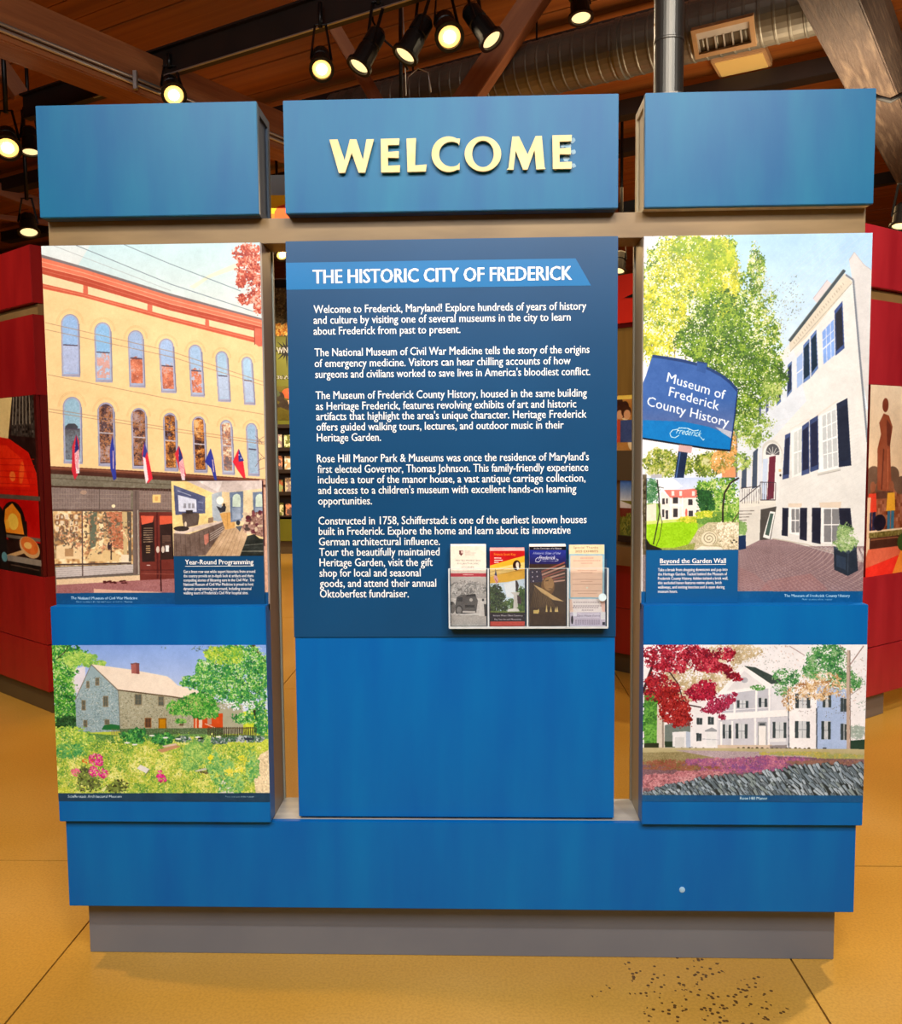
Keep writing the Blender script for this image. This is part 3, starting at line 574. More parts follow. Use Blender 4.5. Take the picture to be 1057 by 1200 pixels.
    p.leaves([(218, 800, 7, 5), (222, 795, 9, 3), (232, 795, 7, 5), (237, 785, 8, 12)], 220, g2, 1.2, .4); p.leaves([(235, 760, 14, 3), (192, 759, 3, 1.5)], 40, [(90, 120, 120)], 1)
    p.line([(298, 832), (306, 858)], 3, (50, 44, 34)); p.leaves([(306, 846, 8, 14), (285, 842, 12, 6)], 320, g2, 1.3)
    # middle ground, fence and garden
    p.strip([60, 140, 220, 316], [856, 862, 860, 862], [876]*4, (96, 146, 74), noise=16, cell=1.3)
    for x in np.arange(244, 300, 2.15): p.line([(x, 852), (x, 864)], 1.1, (58, 52, 38))
    p.line([(244, 854), (300, 853)], .7, (90, 80, 56)); p.strip([60, 150, 230, 316], [868, 872, 870, 866], [935]*4, (198, 214, 76), noise=18, cell=1)
    yg = [(214, 226, 96), (176, 206, 70), (150, 192, 74), (236, 240, 150), (120, 172, 74), (224, 228, 120), (190, 196, 90), (98, 150, 62)]
    p.leaves([(190, 900, 130, 34), (110, 900, 50, 32), (270, 902, 46, 30)], 9500, yg, 1.1, .6, 14)
    p.leaves([(82, 870, 24, 16), (72, 862, 14, 10)], 900, [(190, 216, 80), (140, 190, 74), (226, 236, 130), (96, 160, 80)], 1.5); p.leaves([(80, 880, 18, 9)], 260, [(50, 140, 84), (84, 170, 90), (130, 190, 100)], 1.3, cv=.5)
    p.leaves([(158, 863, 15, 8), (190, 866, 12, 6)], 420, [(34, 112, 60), (60, 150, 70), (120, 190, 90), (24, 84, 50)], 1.4); p.leaves([(290, 866, 22, 4), (250, 868, 20, 4), (214, 866, 10, 4)], 240, [(40, 70, 60), (110, 130, 130), (60, 110, 70), (190, 200, 206)], 1.3)
    for x, y in ((149, 870.5), (178, 862), (194, 864.5), (209, 866), (232, 864), (256, 863.5), (158, 872.5)): p.ell(x, y, 3.4, 1, (236, 240, 236))
    p.ell(236, 865.5, 4.5, 1.2, (30, 40, 40)); p.ell(292, 866, 6, 1.6, (40, 54, 70)); p.poly([(184, 879), (206, 873), (212, 875), (190, 882)], (196, 150, 110)); p.poly([(190, 874), (206, 871), (208, 873), (192, 876)], (220, 196, 176))
    p.leaves([(228, 882, 14, 14), (243, 878, 6, 16), (222, 895, 12, 8)], 520, [(120, 180, 90), (160, 206, 100), (90, 156, 80), (200, 224, 120)], 1.2, .4)
    p.leaves([(240, 904, 10, 3), (262, 910, 6, 4)], 60, [(60, 50, 40), (100, 90, 60)], 1.3); p.ell(237, 902, 9, 1.2, (200, 204, 190), rot=-.2)
    p.poly([(296, 900), (305, 884), (316, 878), (316, 932), (300, 932)], (238, 220, 180), noise=14, cell=1.6); p.poly([(256, 932), (258, 916), (272, 910), (276, 932)], (226, 226, 210), noise=10, cell=1.5)
    p.leaves([(262, 908, 14, 20), (296, 898, 8, 20), (278, 918, 8, 12), (250, 895, 8, 16)], 520, [(110, 180, 90), (190, 216, 90), (150, 200, 120), (70, 150, 80)], 1.7, .35)
    p.leaves([(285, 890, 9, 6), (268, 905, 6, 6), (248, 890, 5, 6), (280, 902, 7, 4)], 150, [(236, 232, 40), (226, 220, 70), (240, 236, 120)], 1.2, cv=.3)
    p.leaves([(104, 918, 16, 11), (138, 922, 14, 8), (98, 905, 8, 8)], 260, [(110, 130, 60), (90, 110, 56), (130, 150, 70), (60, 60, 40)], 1.6, cv=.45)
    p.poly([(118, 926), (126, 920), (122, 928)], (226, 232, 160)); p.poly([(160, 900.5), (164.5, 896), (175.5, 901.5), (172, 906.5)], (232, 232, 228)); p.line([(175, 902), (170, 909)], 1, (110, 120, 90))
    for x, y, rx, ry, cc in ((112, 890, 8, 7, 0), (117, 893, 4, 5, 0), (110, 904, 6, 6, 0), (121, 906, 6, 6, 0), (88.5, 905, 5, 4.5, 1), (187, 908, 4.5, 5, 0), (190, 913, 5, 4.5, 0)):
        p.leaves([(x, y, rx, ry)], int(rx*ry*1.6), [(230, 44, 150), (206, 26, 122), (240, 110, 180)] if not cc else [(236, 130, 160), (220, 100, 130)], 1.3, .7, 10)
    p.leaves([(103, 892, 7, 3.5)], 26, [(226, 80, 40), (240, 130, 60)], 1.1)
    p.poly([(55, 929.6), (320, 929.2), (320, 945), (55, 945)], (20, 62, 92)); p.text('Schifferstadt Architectural Museum', 79.5, 934.8, 142.5, 3.1, (226, 240, 250), bold=.025); p.text('Photo courtesy of the museum', 264, 934.4, 298, 1.8, (190, 212, 226))
    return p.grain(3)
# ---- upper right print: white brick house, tree and blue street sign
def pic_museum(c4):
    p = Pic(px4(c4), 3, (226, 225, 220), 14)
    p.grad([(750, 268), (1030, 268), (1030, 480), (750, 480)], (168, 206, 240), (226, 236, 244)); p.poly([(750, 270), (850, 270), (850, 560), (750, 560)], (240, 238, 242))
    p.poly([(995, 305), (1001, 295.5), (1012, 309), (1020, 316), (1030, 322), (1030, 540), (1005, 420), (999, 330)], (214, 211, 208)); p.line([(995, 305), (1001, 295.5), (1013, 311), (1021, 316)], .7, (190, 180, 176))
    p.poly([(952.5, 350), (969, 328), (975, 333), (975, 345), (958, 356)], (216, 206, 206)); p.line([(953, 350), (969.5, 328)], .8, (186, 172, 172))
    wall = [(860, 478), (925, 403), (990, 321), (1001, 330), (1006, 400), (1016, 515), (1024, 700), (889, 700), (860, 640)]
    p.poly(wall, (226, 225, 220)); p.poly([(860, 478), (930, 410), (945, 470), (900, 520), (860, 560)], (214, 222, 232), a=.8)
    for k in range(60): y = 300+k*7.3; p.line([(860, y+72), (1020, y-70 if y < 430 else y+40-min(60, (y-430)*.5))], .35, (212, 210, 202), a=.5, )
    p.poly([(925, 401), (990, 320), (999, 331), (945, 396), (926, 412)], (216, 206, 186))
    for k in range(24): t = k/24; x, y = 930+60*t, 400.5-72*t; p.line([(x, y), (x+1.4, y+2.6)], .9, (178, 164, 142))
    p.line([(926, 412), (998, 332)], .8, (176, 166, 150)); p.line([(925, 399.8), (989.8, 316.5)], 3.6, (66, 76, 80)); p.line([(924, 398.4), (988, 315.6)], .7, (130, 140, 140))
    p.line([(991, 322), (1000, 328), (1006, 400), (1016.5, 518)], 2.3, (122, 128, 138)); p.line([(1001, 328), (1007.2, 400)], .7, (176, 180, 186))
    p.poly([(961, 388), (977, 370), (978.5, 418), (963.5, 430)], (226, 224, 222)); p.poly([(963.5, 389), (977, 374), (978, 416), (965, 427)], (132, 168, 232))
    for q in ([(968, 384), (969, 424)], [(973, 378), (974, 420)], [(963, 400), (978, 386)], [(964, 409.5), (978, 397)]): p.line(q, .8 if q[0][0] != 964 else 1.6, (214, 222, 240))
    def sh(pts, fr, inn, k=.82):
        c = np.mean(pts, 0); p.poly(pts, fr); p.poly([tuple(c+(np.array(q)-c)*(k-.06, k)) for q in pts], inn)
        (ax, ay), (bx, by), (cx, cy), (dx, dy) = pts
        for j in range(1, 9): t = j/9; p.line([(ax+(dx-ax)*t, ay+(dy-ay)*t), (bx+(cx-bx)*t, by+(cy-by)*t)], .3, tuple(v*.8+14 for v in inn))
    sh([(977.8, 364), (987.3, 352.5), (989.6, 408), (979, 417)], (62, 84, 140), (38, 40, 52)); sh([(941.3, 404.5), (948.5, 396.5), (949.5, 443), (941, 449.5)], (96, 124, 176), (22, 42, 62)); sh([(949.7, 394.5), (956.7, 386), (958.8, 431.5), (950.5, 442)], (96, 124, 176), (18, 40, 58))
    p.poly([(931, 418), (941, 408), (941.5, 451), (932, 458)], (220, 222, 226)); p.poly([(933.5, 420), (940.5, 413), (940.5, 449), (934, 455)], (156, 182, 226)); p.line([(933, 438), (941, 432)], 1.2, (226, 230, 240))
    sh([(923, 428), (927.8, 423), (928, 458.5), (922, 466)], (92, 116, 160), (34, 44, 72)); sh([(911, 443), (915.8, 438), (915, 471), (910, 476)], (92, 116, 160), (36, 46, 74)); p.poly([(915, 440), (922, 434), (921, 468), (915, 473)], (216, 224, 230))
    for x, y in ((898, 455), (889, 468), (878, 478)): p.poly([(x, y), (x+3, y-3), (x+2.6, y+26), (x-.6, y+30)], (86, 96, 132)); p.poly([(x+4, y-3), (x+9, y-8), (x+8, y+20), (x+4, y+25)], (206, 212, 224))
    p.poly([(957, 489), (981, 477), (984, 549), (958.5, 554)], (240, 240, 238)); p.poly([(963.5, 487.5), (979.5, 479.5), (982, 545.5), (965, 550)], (196, 200, 200))
    for q in ([(968.5, 485), (970, 549)], [(974, 482), (976, 547)], [(964, 501), (980, 494)], [(964, 517.5), (981, 511.5)], [(965, 533), (981.5, 529)]): p.line(q, 1.1 if q[0][1] != 517.5 else 2, (246, 246, 244))
    sh([(980.4, 473), (993, 466.5), (997.6, 545.5), (983, 547.5)], (34, 42, 64), (30, 36, 54)); p.line([(958, 555.5), (985, 549.5)], 2.2, (206, 204, 196)); p.line([(958, 557), (985, 551)], .8, (160, 156, 150)); p.line([(956, 488), (982, 469)], 1.6, (226, 214, 204))
    p.poly([(927, 505), (941, 499), (940.5, 556), (928, 560)], (240, 240, 236)); p.poly([(930.5, 507), (939.5, 502), (939, 553), (930.5, 557)], (206, 210, 206)); p.line([(930.5, 531), (939.5, 528)], 1.6, (246, 246, 244)); p.line([(935, 505), (935, 555)], .8, (240, 240, 240))
    sh([(939.8, 499.5), (948, 493.5), (948.6, 554.5), (939.3, 557.5)], (66, 80, 124), (34, 38, 64)); sh([(948.8, 492.5), (958.6, 486.5), (959.6, 550), (949.4, 553.5)], (60, 74, 116), (34, 38, 66)); sh([(920, 510), (926.2, 507), (924.6, 560), (916.8, 562)], (66, 80, 124), (40, 46, 72)); p.line([(926, 503), (948, 491)], 1, (226, 214, 204))
    p.ell(904, 533, 13, 17.5, (206, 204, 196)); p.ell(905, 534, 11.2, 15.5, (232, 230, 224)); p.ell(905.5, 530.5, 8, 10.5, (84, 84, 88)); 
    for a in (-1, -.5, 0, .5, 1): p.line([(905.5, 534), (905.5+9*math.sin(a), 534-10.5*math.cos(a))], .7, (220, 220, 214))
    p.poly([(894, 533), (915, 533), (913, 588), (893, 588)], (232, 230, 226)); p.poly([(901.5, 535.5), (909, 534), (906.6, 584), (898.8, 586)], (108, 40, 56)); p.poly([(894, 538), (900, 537), (898, 586), (893, 586)], (198, 212, 232)); p.ell(914.5, 557, 1.1, 1.4, (40, 34, 34)); p.rect(912.5, 550, 915.5, 553, (220, 190, 140))
    for x in (870, 882.5): p.poly([(x, 540-(x-870)*.8), (x+5.5, 534-(x-870)*.7), (x+4.5, 571), (x-1.5, 573)], (66, 78, 98)); p.poly([(x+6.5, 535-(x-870)*.7), (x+11, 531-(x-870)*.7), (x+10, 571), (x+5.5, 572)], (214, 220, 228))
    # stoop, railings, lower windows
    p.poly([(864, 596), (892, 590), (909, 590), (909, 594), (892, 598), (889, 636), (864, 642)], (218, 214, 204)); p.poly([(891.5, 597), (910, 593.5), (903, 632), (890, 635)], (74, 70, 66)); p.poly([(864, 588), (909, 586), (909, 590.5), (864, 596)], (226, 222, 210))
    for k in range(4): p.line([(866, 599+k*3.6), (884-k*3, 598.5+k*3.6)], .8, (120, 112, 104))
    p.line([(891, 565), (909, 565.5), (908.5, 586), (891, 586), (891, 565)], .8, (52, 46, 52)); p.line([(891, 568), (867, 588)], .9, (60, 52, 56)); p.line([(868, 572), (890, 570)], .8, (60, 52, 56))
    for x in np.arange(893, 908, 2.6): p.line([(x, 566), (x, 586)], .45, (64, 56, 62))
    for x in np.arange(870, 890, 2.7): p.line([(x, 573), (x, 590)], .45, (80, 70, 74))
    p.poly([(902.5, 599), (908.5, 600), (902, 632), (894, 629.5)], (238, 238, 234)); p.poly([(902.5, 601.5), (906.5, 602), (901, 628), (896.5, 626.5)], (70, 92, 84))
    p.poly([(924, 590), (940, 590), (939, 594.5), (923.5, 594)], (222, 206, 186)); p.poly([(960, 589), (986, 588), (985, 596), (961, 594.5)], (222, 206, 186))
    for (x0, x1, y0, y1) in ((926, 938, 595, 628), (964, 985, 595, 639)):
        p.poly([(x0-1.6, y0), (x1, y0), (x1, y1), (x0-1.6, y1-3)], (240, 240, 238)); p.rect(x0+1.6, y0+1.5, x1-1.5, y1-4, (128, 128, 130)); p.line([((x0+x1)/2, y0), ((x0+x1)/2, y1-3)], 1, (240, 240, 238)); p.line([(x0+1, y0+(y1-y0)*.45), (x1-1, y0+(y1-y0)*.45)], 1.4, (240, 240, 238))
    for q in ([(917, 595), (924, 595.3), (923, 628.5), (916, 627.5)], [(937.3, 595), (946, 595), (945.4, 634), (937, 632)], [(951.5, 595), (962, 595), (961.5, 637.5), (951.3, 635.5)], [(983, 595.5), (996.5, 595.5), (999, 622), (984, 614)]): sh(q, (36, 38, 56), (28, 30, 46))
    gnd = [(864, 646), (890, 633), (912, 631.5), (945, 640), (978, 650), (1026, 663), (1026, 706), (864, 706)]
    p.poly(gnd, (150, 124, 126), noise=7, cell=1.2); p.line([(905, 631), (945, 638), (978, 648), (1015, 659)], 1.2, (196, 188, 172))
    for k in range(60):
        t = (k/60)**1.6; y = 640+t*62; sp = 2.2+t*5
        for x in np.arange(862, 1020, sp*2): p.line([(x+(k % 2)*sp, y), (x+(k % 2)*sp+sp, y+sp*.45)], .35+.25*t, (116, 92, 98)); p.line([(x+(k % 2)*sp+sp, y+sp*.45), (x+(k % 2)*sp+sp*2, y)], .3+.2*t, (176, 152, 150))
    p.poly([(864, 706), (864, 664), (884, 672), (905, 690), (900, 706)], (170, 116, 112), a=.25); p.poly([(880, 706), (900, 680), (950, 672), (970, 690), (940, 706)], (180, 110, 104), a=.25)
    p.poly(wall[:0] or [(980, 655), (1011, 662), (1011, 700), (980, 700)], (116, 104, 106), a=.0)
    p.poly([(977, 641), (1003.5, 639.5), (1005.5, 668.5), (993.5, 675), (977.5, 667.5)], (36, 46, 60)); p.poly([(977, 640), (994, 646), (1004, 640.5), (1004, 643), (994, 649), (977, 643)], (56, 68, 84)); p.poly([(980, 650), (991, 653.5), (991, 668), (980, 663.5)], (46, 60, 80)); p.line([(994, 649), (993.5, 674)], .6, (64, 76, 92))
    p.leaves([(991, 630, 11, 15), (990, 637, 12, 9)], 520, [(122, 156, 92), (160, 190, 124), (96, 130, 76), (190, 206, 160)], 1.0, .4)
    p.poly([(864, 628), (874, 627), (874, 643), (864, 645)], (24, 46, 84)); p.leaves([(869, 619, 6, 9)], 130, [(120, 156, 90), (150, 186, 110)], 1.1, .4)
    # tree
    p.poly([(846, 548), (863, 545), (863, 562), (846, 562)], (226, 150, 100)); p.poly([(862, 500), (864, 500), (864, 562), (862, 562)], (120, 110, 110))
    for x0, y0, x1, y1 in ((803, 430, 806, 370), (790, 430, 793, 360), (822, 430, 834, 378), (766, 430, 762, 390), (822, 425, 812, 400), (805, 400, 800, 340)): p.line([(x0, y0), (x1, y1)], 1, (96, 84, 60))
    gn = [(110, 146, 44), (82, 122, 34), (150, 176, 60), (66, 98, 36), (184, 196, 96), (216, 220, 170)]; ye = [(222, 210, 50), (196, 194, 50), (232, 222, 100), (160, 172, 52), (244, 240, 190), (140, 156, 56)]
    p.leaves([(800, 340, 50, 62), (845, 370, 45, 60), (880, 400, 36, 60), (850, 300, 14, 26), (886, 320, 10, 34)], 6200, gn+[(236, 236, 214)], 1.35, .6, 12, cv=.72)
    p.leaves([(780, 350, 28, 60), (800, 310, 36, 40), (845, 325, 22, 48), (770, 400, 22, 30)], 2700, ye, 1.35, .6, 12, cv=.6)
    p.leaves([(840, 300, 24, 22), (815, 290, 34, 12), (832, 330, 14, 30)], 700, [(150, 176, 40), (190, 200, 50), (120, 150, 40)], 1.3)
    p.leaves([(845, 400, 40, 32), (860, 430, 40, 34), (880, 440, 34, 40), (900, 440, 22, 26), (870, 480, 20, 30), (820, 400, 30, 24), (846, 370, 26, 30)], 4200, gn[:4]+[(56, 84, 32)], 1.3, .6, 12, cv=.66)
    p.leaves([(880, 500, 26, 22), (880, 516, 18, 10), (868, 540, 14, 12), (905, 455, 12, 24)], 850, [(120, 150, 60), (160, 186, 90), (90, 124, 44), (200, 206, 130)], 1.25, .5, cv=.35)
    p.leaves([(918, 345, 12, 16), (910, 370, 14, 26), (930, 335, 8, 14), (925, 365, 14, 14), (935, 350, 8, 8)], 240, [(110, 120, 110), (140, 150, 130), (170, 176, 160)], 1.0, .4)
    p.leaves([(885, 300, 6, 18), (890, 330, 10, 24), (900, 350, 8, 30)], 260, [(150, 150, 100), (190, 190, 150), (210, 206, 190)], 1.0, .45)
    p.leaves([(800, 345, 46, 66), (870, 420, 46, 50), (775, 310, 18, 30), (860, 470, 30, 30)], 900, [(250, 250, 250), (240, 240, 250), (250, 248, 226)], .9, .7, 4, cv=.3)
    p.leaves([(785, 545, 30, 14), (830, 545, 18, 16), (775, 540, 22, 14)], 900, [(140, 160, 60), (190, 190, 80), (100, 124, 44), (206, 206, 150), (80, 96, 40)], 1.3)
    p.leaves([(858, 520, 6, 16), (846, 540, 14, 14)], 120, [(226, 160, 90), (236, 190, 120), (140, 130, 60)], 1.3)
    p.poly([(753, 556), (757.8, 556), (757.8, 650), (753, 650)], (94, 82, 60), noise=20, cell=2); p.poly([(753, 650), (757.8, 650), (757.8, 700), (753, 700)], (140, 126, 126), noise=10, cell=1)
    p.rect(763, 556, 776, 562, (190, 186, 186))
    # sign
    post = [(795, 528), (806, 529), (801, 562), (790, 562)]; p.poly(post, (24, 40, 72)); p.line([(797, 530), (792, 562)], 1.4, (70, 104, 156))
    sign = [(764.5, 416.5), (780, 418.5), (800, 422), (818, 426.5), (832, 432), (845, 439), (856, 447.5), (864.2, 457), (862, 480), (855.5, 527.5), (828, 525), (745, 512), (745, 470), (757, 440)]
    p.poly([(x+.6, y+1.6) for x, y in sign], (14, 22, 44)); p.poly(sign, (56, 96, 166)); p.grad([(745, 470), (863, 470), (858, 500), (857, 514), (838, 503), (800, 495), (745, 493)], (58, 98, 166), (92, 104, 150))
    p.poly([(745, 492), (800, 494), (830, 500), (846, 506), (857, 515), (855.5, 527.5), (828, 525), (745, 512)], (0, 116, 190)); p.poly([(838, 500), (858, 506), (857, 514), (846, 507)], (176, 180, 196))
    arc = sign[:8]; p.line([(x, y+.8) for x, y in arc], 3.4, (30, 58, 112)); p.line([(864.2, 457), (855.5, 527.5)], .8, (30, 60, 120)); p.line([(745, 512.5), (828, 525.5), (855.5, 528)], 2, (10, 14, 26))
    p.poly([(817, 423.5), (829, 426), (826.5, 437.5), (816.5, 434.5)], (46, 84, 150)); p.line([(817, 424), (829, 426.3)], 1.6, (34, 62, 116)); p.poly([(795.5, 521), (811.5, 523), (810, 531), (795, 529)], (206, 166, 164))
    for t, x, y, x1, sl in (('Museum of', 781, 447, 849, .315), ('Frederick', 783.3, 463.8, 842, .295), ('County History', 757.6, 475, 853.5, .265)): p.text(t, x, y, x1, 10.8, (240, 246, 252), ang=sl, bold=.008)
    p.text('Frederick', 792, 508, 822, 7.4, (240, 246, 240), ang=.14, shear=.5)
    p.line([(794, 503), (788, 504), (785, 508), (786.5, 512), (791, 513), (796, 510)], .8, (236, 244, 240)); p.line([(798, 501.5), (806, 502), (813, 505), (819, 504)], .9, (236, 244, 240)); p.line([(821, 512), (824, 516), (825.5, 514)], .8, (236, 244, 240))
    p.poly([(740, 693.2), (1040, 692.8), (1040, 720), (740, 720)], (4, 84, 140))
    p.text('The Museum of Frederick County History', 919, 699.6, 996, 3.2, (220, 238, 250), bold=.025); p.text('Photo courtesy of the museum', 940, 703.2, 975.5, 1.7, (190, 218, 238))
    return p.grain(3)

# ---- small inset at the right: garden with a white house
def pic_garden(c4):
    p = Pic(px4(c4), 3.5, (150, 190, 80), 15)
    p.grad([(755, 557), (870, 557), (870, 590), (755, 590)], (190, 208, 240), (240, 242, 248)); p.poly([(770, 557), (785, 557), (800, 570), (776, 580), (757, 590)], (246, 246, 250))
    p.poly([(755, 592), (769, 590), (769, 610), (755, 612)], (240, 226, 204)); p.poly([(776, 576), (783, 582), (822, 580), (821, 606), (774, 611), (774, 578)], (244, 236, 226)); p.poly([(778, 574), (800, 574), (824, 571.5), (820, 583), (786, 584)], (228, 126, 112))
    for x in (787, 796, 811): p.rect(x, 575.5, x+3.2, 581, (246, 230, 224))
    for a in ((806.5, 585, 811.5, 592), (807, 598.5, 812, 605), (816, 598, 818.5, 605), (776, 584, 779, 591), (780.5, 584, 782.5, 590), (776, 597, 778.5, 606), (780, 598, 783, 608), (788.5, 583, 794.5, 590), (789, 596, 794, 606)): p.rect(*a, (60, 56, 60))
    for x in (785.4, 794.6, 799): p.rect(x, 583, x+1.5, 609.5, (250, 250, 248))
    p.rect(784, 590.5, 801, 593.5, (250, 248, 244)); p.ell(804.3, 601, 1.3, 5, (226, 110, 96))
    p.poly([(755, 613), (800, 609), (817, 612), (818, 622), (803, 642), (768, 646), (755, 632)], (160, 214, 30), noise=7, cell=1.6); p.poly([(755, 611), (800, 608), (801, 611), (755, 615)], (210, 226, 120))
    g = [(110, 166, 50), (84, 136, 50), (150, 190, 80), (50, 92, 46), (206, 220, 140)]
    p.leaves([(846, 582, 24, 22), (838, 572, 24, 10), (856, 600, 12, 14), (832, 590, 12, 12)], 900, g, 1.1); p.leaves([(826, 585, 10, 12), (828, 590, 9, 10)], 260, [(36, 84, 40), (50, 104, 50), (28, 66, 34)], 1.2); p.leaves([(764, 576, 9, 14)], 220, [(90, 140, 100), (60, 120, 70), (140, 180, 130)], 1.0)
    p.leaves([(812, 609, 16, 4), (830, 603, 14, 4)], 240, [(200, 206, 50), (150, 184, 50), (230, 220, 90)], 1.1); p.leaves([(830, 611, 14, 4), (842, 606, 8, 6)], 180, [(80, 130, 50), (120, 160, 70)], 1.1)
    p.poly([(803, 646), (818, 620), (830, 612), (870, 612), (870, 648)], (196, 186, 150), noise=14, cell=1.2); p.poly([(755, 642), (790, 642), (815, 636), (812, 648), (755, 648)], (150, 160, 80), noise=12, cell=1)
    p.leaves([(856, 628, 14, 16), (846, 622, 10, 10)], 420, [(232, 220, 190), (206, 190, 156), (246, 238, 214), (170, 156, 120)], 1.2, .6); p.ell(831, 631, 10.5, 9.5, (186, 174, 140)); p.ell(831, 631, 9.4, 8.4, (230, 220, 190))
    sp = [(831+(.8+.5*t)*math.cos(t)*1.1, 631+(.8+.5*t)*math.sin(t)) for t in np.arange(0, 14, .4)]; p.line(sp, .8, (140, 126, 96)); p.poly([(808, 648), (822, 640), (845, 641), (850, 648)], (240, 232, 212))
    for x, y in ((858, 636), (863, 635), (860, 633)): p.ell(x, y, 1.2, .9, (40, 36, 30))
    p.line([(770, 562), (772, 580), (773, 600), (769, 622), (765.5, 638)], 1.3, (44, 38, 34)); p.line([(771, 590), (776, 612), (773, 630), (769, 640)], .7, (60, 50, 40)); p.line([(770, 570), (778, 572)], .7, (60, 60, 50)); p.poly([(755, 628), (762, 638), (775, 643), (778, 648), (760, 648), (755, 640)], (40, 36, 26))
    p.line([(866, 560), (856, 566), (849, 578), (847, 595), (847, 612)], 2, (46, 36, 32)); p.line([(866, 600), (858, 612)], 1.2, (80, 60, 50))
    return p.grain(4)

# ---- lower right print: white manor with red maple and dry-stone wall
def pic_manor(c4):
    p = Pic(px4(c4), 3, (238, 238, 242), 16)
    p.leaves([(820, 795, 45, 22), (860, 765, 30, 14), (800, 805, 30, 18)], 1500, [(206, 190, 156), (190, 170, 130), (226, 216, 196), (176, 160, 124)], 1.0, .6, 10, cv=.5); p.leaves([(910, 780, 40, 24), (1000, 800, 20, 40), (890, 765, 40, 14)], 420, [(196, 190, 190), (206, 180, 170), (170, 176, 176)], .8, .5)
    p.poly([(755, 812), (772, 812), (772, 876), (755, 876)], (90, 150, 60)); p.leaves([(764, 842, 11, 32)], 480, [(76, 140, 56), (110, 176, 70), (50, 104, 44)], 1.3); p.poly([(770, 824), (778, 824), (779, 876), (769.5, 877)], (216, 208, 196)); p.line([(776.5, 826), (777, 876)], 2, (150, 140, 132)); p.rect(755, 871, 772, 876, (40, 50, 36))
    p.poly([(779, 850), (812, 840), (812, 876), (779, 876)], (112, 126, 122)); p.rect(779, 869, 796, 876, (36, 60, 44)); p.poly([(788, 858), (804, 857), (810, 858), (810, 877), (788, 875)], (238, 240, 244)); p.poly([(804, 857), (810, 858), (810, 877), (804, 876)], (186, 200, 222)); p.rect(791, 864, 802, 876, (216, 220, 222))
    p.poly([(809, 838), (840, 834), (842, 877), (809, 875)], (240, 241, 246)); p.poly([(840, 812), (903, 803), (925, 806), (925, 878), (840, 877)], (226, 228, 236))
    p.poly([(843, 811.5), (871.8, 780), (903, 801.5), (903, 806), (843, 814)], (244, 244, 246)); p.poly([(851, 810), (872, 786), (895, 803)], (226, 226, 230)); p.line([(843, 812), (871.8, 781), (903, 802)], 1.4, (250, 250, 250)); p.ell(872.5, 797, 4, 3.2, (176, 180, 190)); p.poly([(871.8, 780.3), (885, 782), (916, 797), (912, 801), (903.5, 801.5)], (52, 68, 66), noise=5)
    p.poly([(845, 814), (903, 806), (903, 832), (845, 837)], (190, 194, 206)); p.poly([(842, 836), (924, 831.5), (925, 839.5), (842, 844.5)], (248, 248, 250)); p.line([(842, 844.5), (925, 839.5)], .8, (186, 190, 204))
    p.poly([(842, 845), (925, 840.5), (925, 874), (842, 875)], (206, 209, 220)); p.line([(843, 813.5), (903, 805.5)], 1.6, (250, 250, 252))
    def wd(x0, y0, x1, y1, s=3.2, g=(210, 216, 222), c=(50, 64, 70)):
        p.rect(x0, y0, x1, y1, g); p.rect(x0, y0, x0+s, y1, c); p.rect(x1-s, y0+.6, x1, y1, c); p.line([((x0+x1)/2, y0), ((x0+x1)/2, y1)], .5, (140, 150, 160)); p.line([(x0+s, (y0+y1)/2), (x1-s, (y0+y1)/2)], .6, (130, 140, 150))
    for a in ((863.5, 820.5, 877, 829.5), (889, 818, 899, 828.5), (816.5, 841, 823, 849), (829.5, 840, 836.5, 849), (816, 859, 822, 868.5), (846.5, 849, 857, 865.5), (862, 848, 876, 865.5), (905.5, 846, 921.5, 865), (931.5, 845, 949, 865), (932, 812.5, 949.5, 830), (962.5, 845, 973.5, 866.5), (985, 848, 993, 867), (964, 812, 974, 829), (985, 818, 992, 834)): wd(*a)
    for x, y0, y1 in ((859.5, 815, 836), (885, 809, 834), (900.5, 806, 833), (843.5, 815, 837), (857, 845, 875), (884, 842, 876), (900, 841, 876), (844, 846, 875)): p.rect(x, y0, x+3, y1, (250, 250, 252)); p.rect(x+2.3, y0, x+3, y1, (196, 200, 214))
    p.rect(888, 846, 898.5, 874, (150, 156, 162)); p.rect(889, 851, 897.5, 874, (240, 240, 240)); p.rect(890, 847.5, 896.5, 850, (60, 70, 76)); p.poly([(826, 856), (834, 852.5), (840, 855.5), (840, 857.5), (826, 857.5)], (150, 156, 164)); p.rect(828, 858, 839, 874, (232, 236, 240)); p.line([(823, 866), (842, 867)], .6, (170, 176, 190))
    p.line([(845, 833), (903, 829)], .7, (246, 246, 250)); p.poly([(841, 873), (905, 873), (905, 878), (841, 877)], (214, 196, 176)); p.poly([(902, 873.5), (922, 873), (922, 879), (902, 879)], (140, 134, 136)); p.line([(901, 868), (921, 867)], 4, (232, 234, 240))
    p.poly([(922, 806), (957, 803), (957, 881), (924, 879)], (244, 244, 248), noise=2); p.poly([(957, 803), (994, 808), (994, 881), (957, 882)], (168, 192, 232), noise=3)
    for a in ((931.5, 845, 949, 865), (932, 812.5, 949.5, 830), (962.5, 845, 973.5, 866.5), (985, 848, 993, 867), (964, 812, 974, 829), (985, 818, 992, 834)): wd(*a, s=4 if a[0] < 955 else 3.4)
    p.line([(923.5, 806), (924.5, 879)], 1.1, (70, 80, 96)); p.line([(957, 830), (957, 882)], 1.3, (50, 56, 66)); p.rect(964, 876, 968.5, 879.5, (70, 80, 100))
    for x in list(np.arange(799, 845, 4.3))+list(np.arange(866, 950, 5.5)): p.ell(x+p.r.uniform(-1, 1), 877.5+p.r.uniform(-.5, 1), 1.7, 1.6, (60, 54, 40))
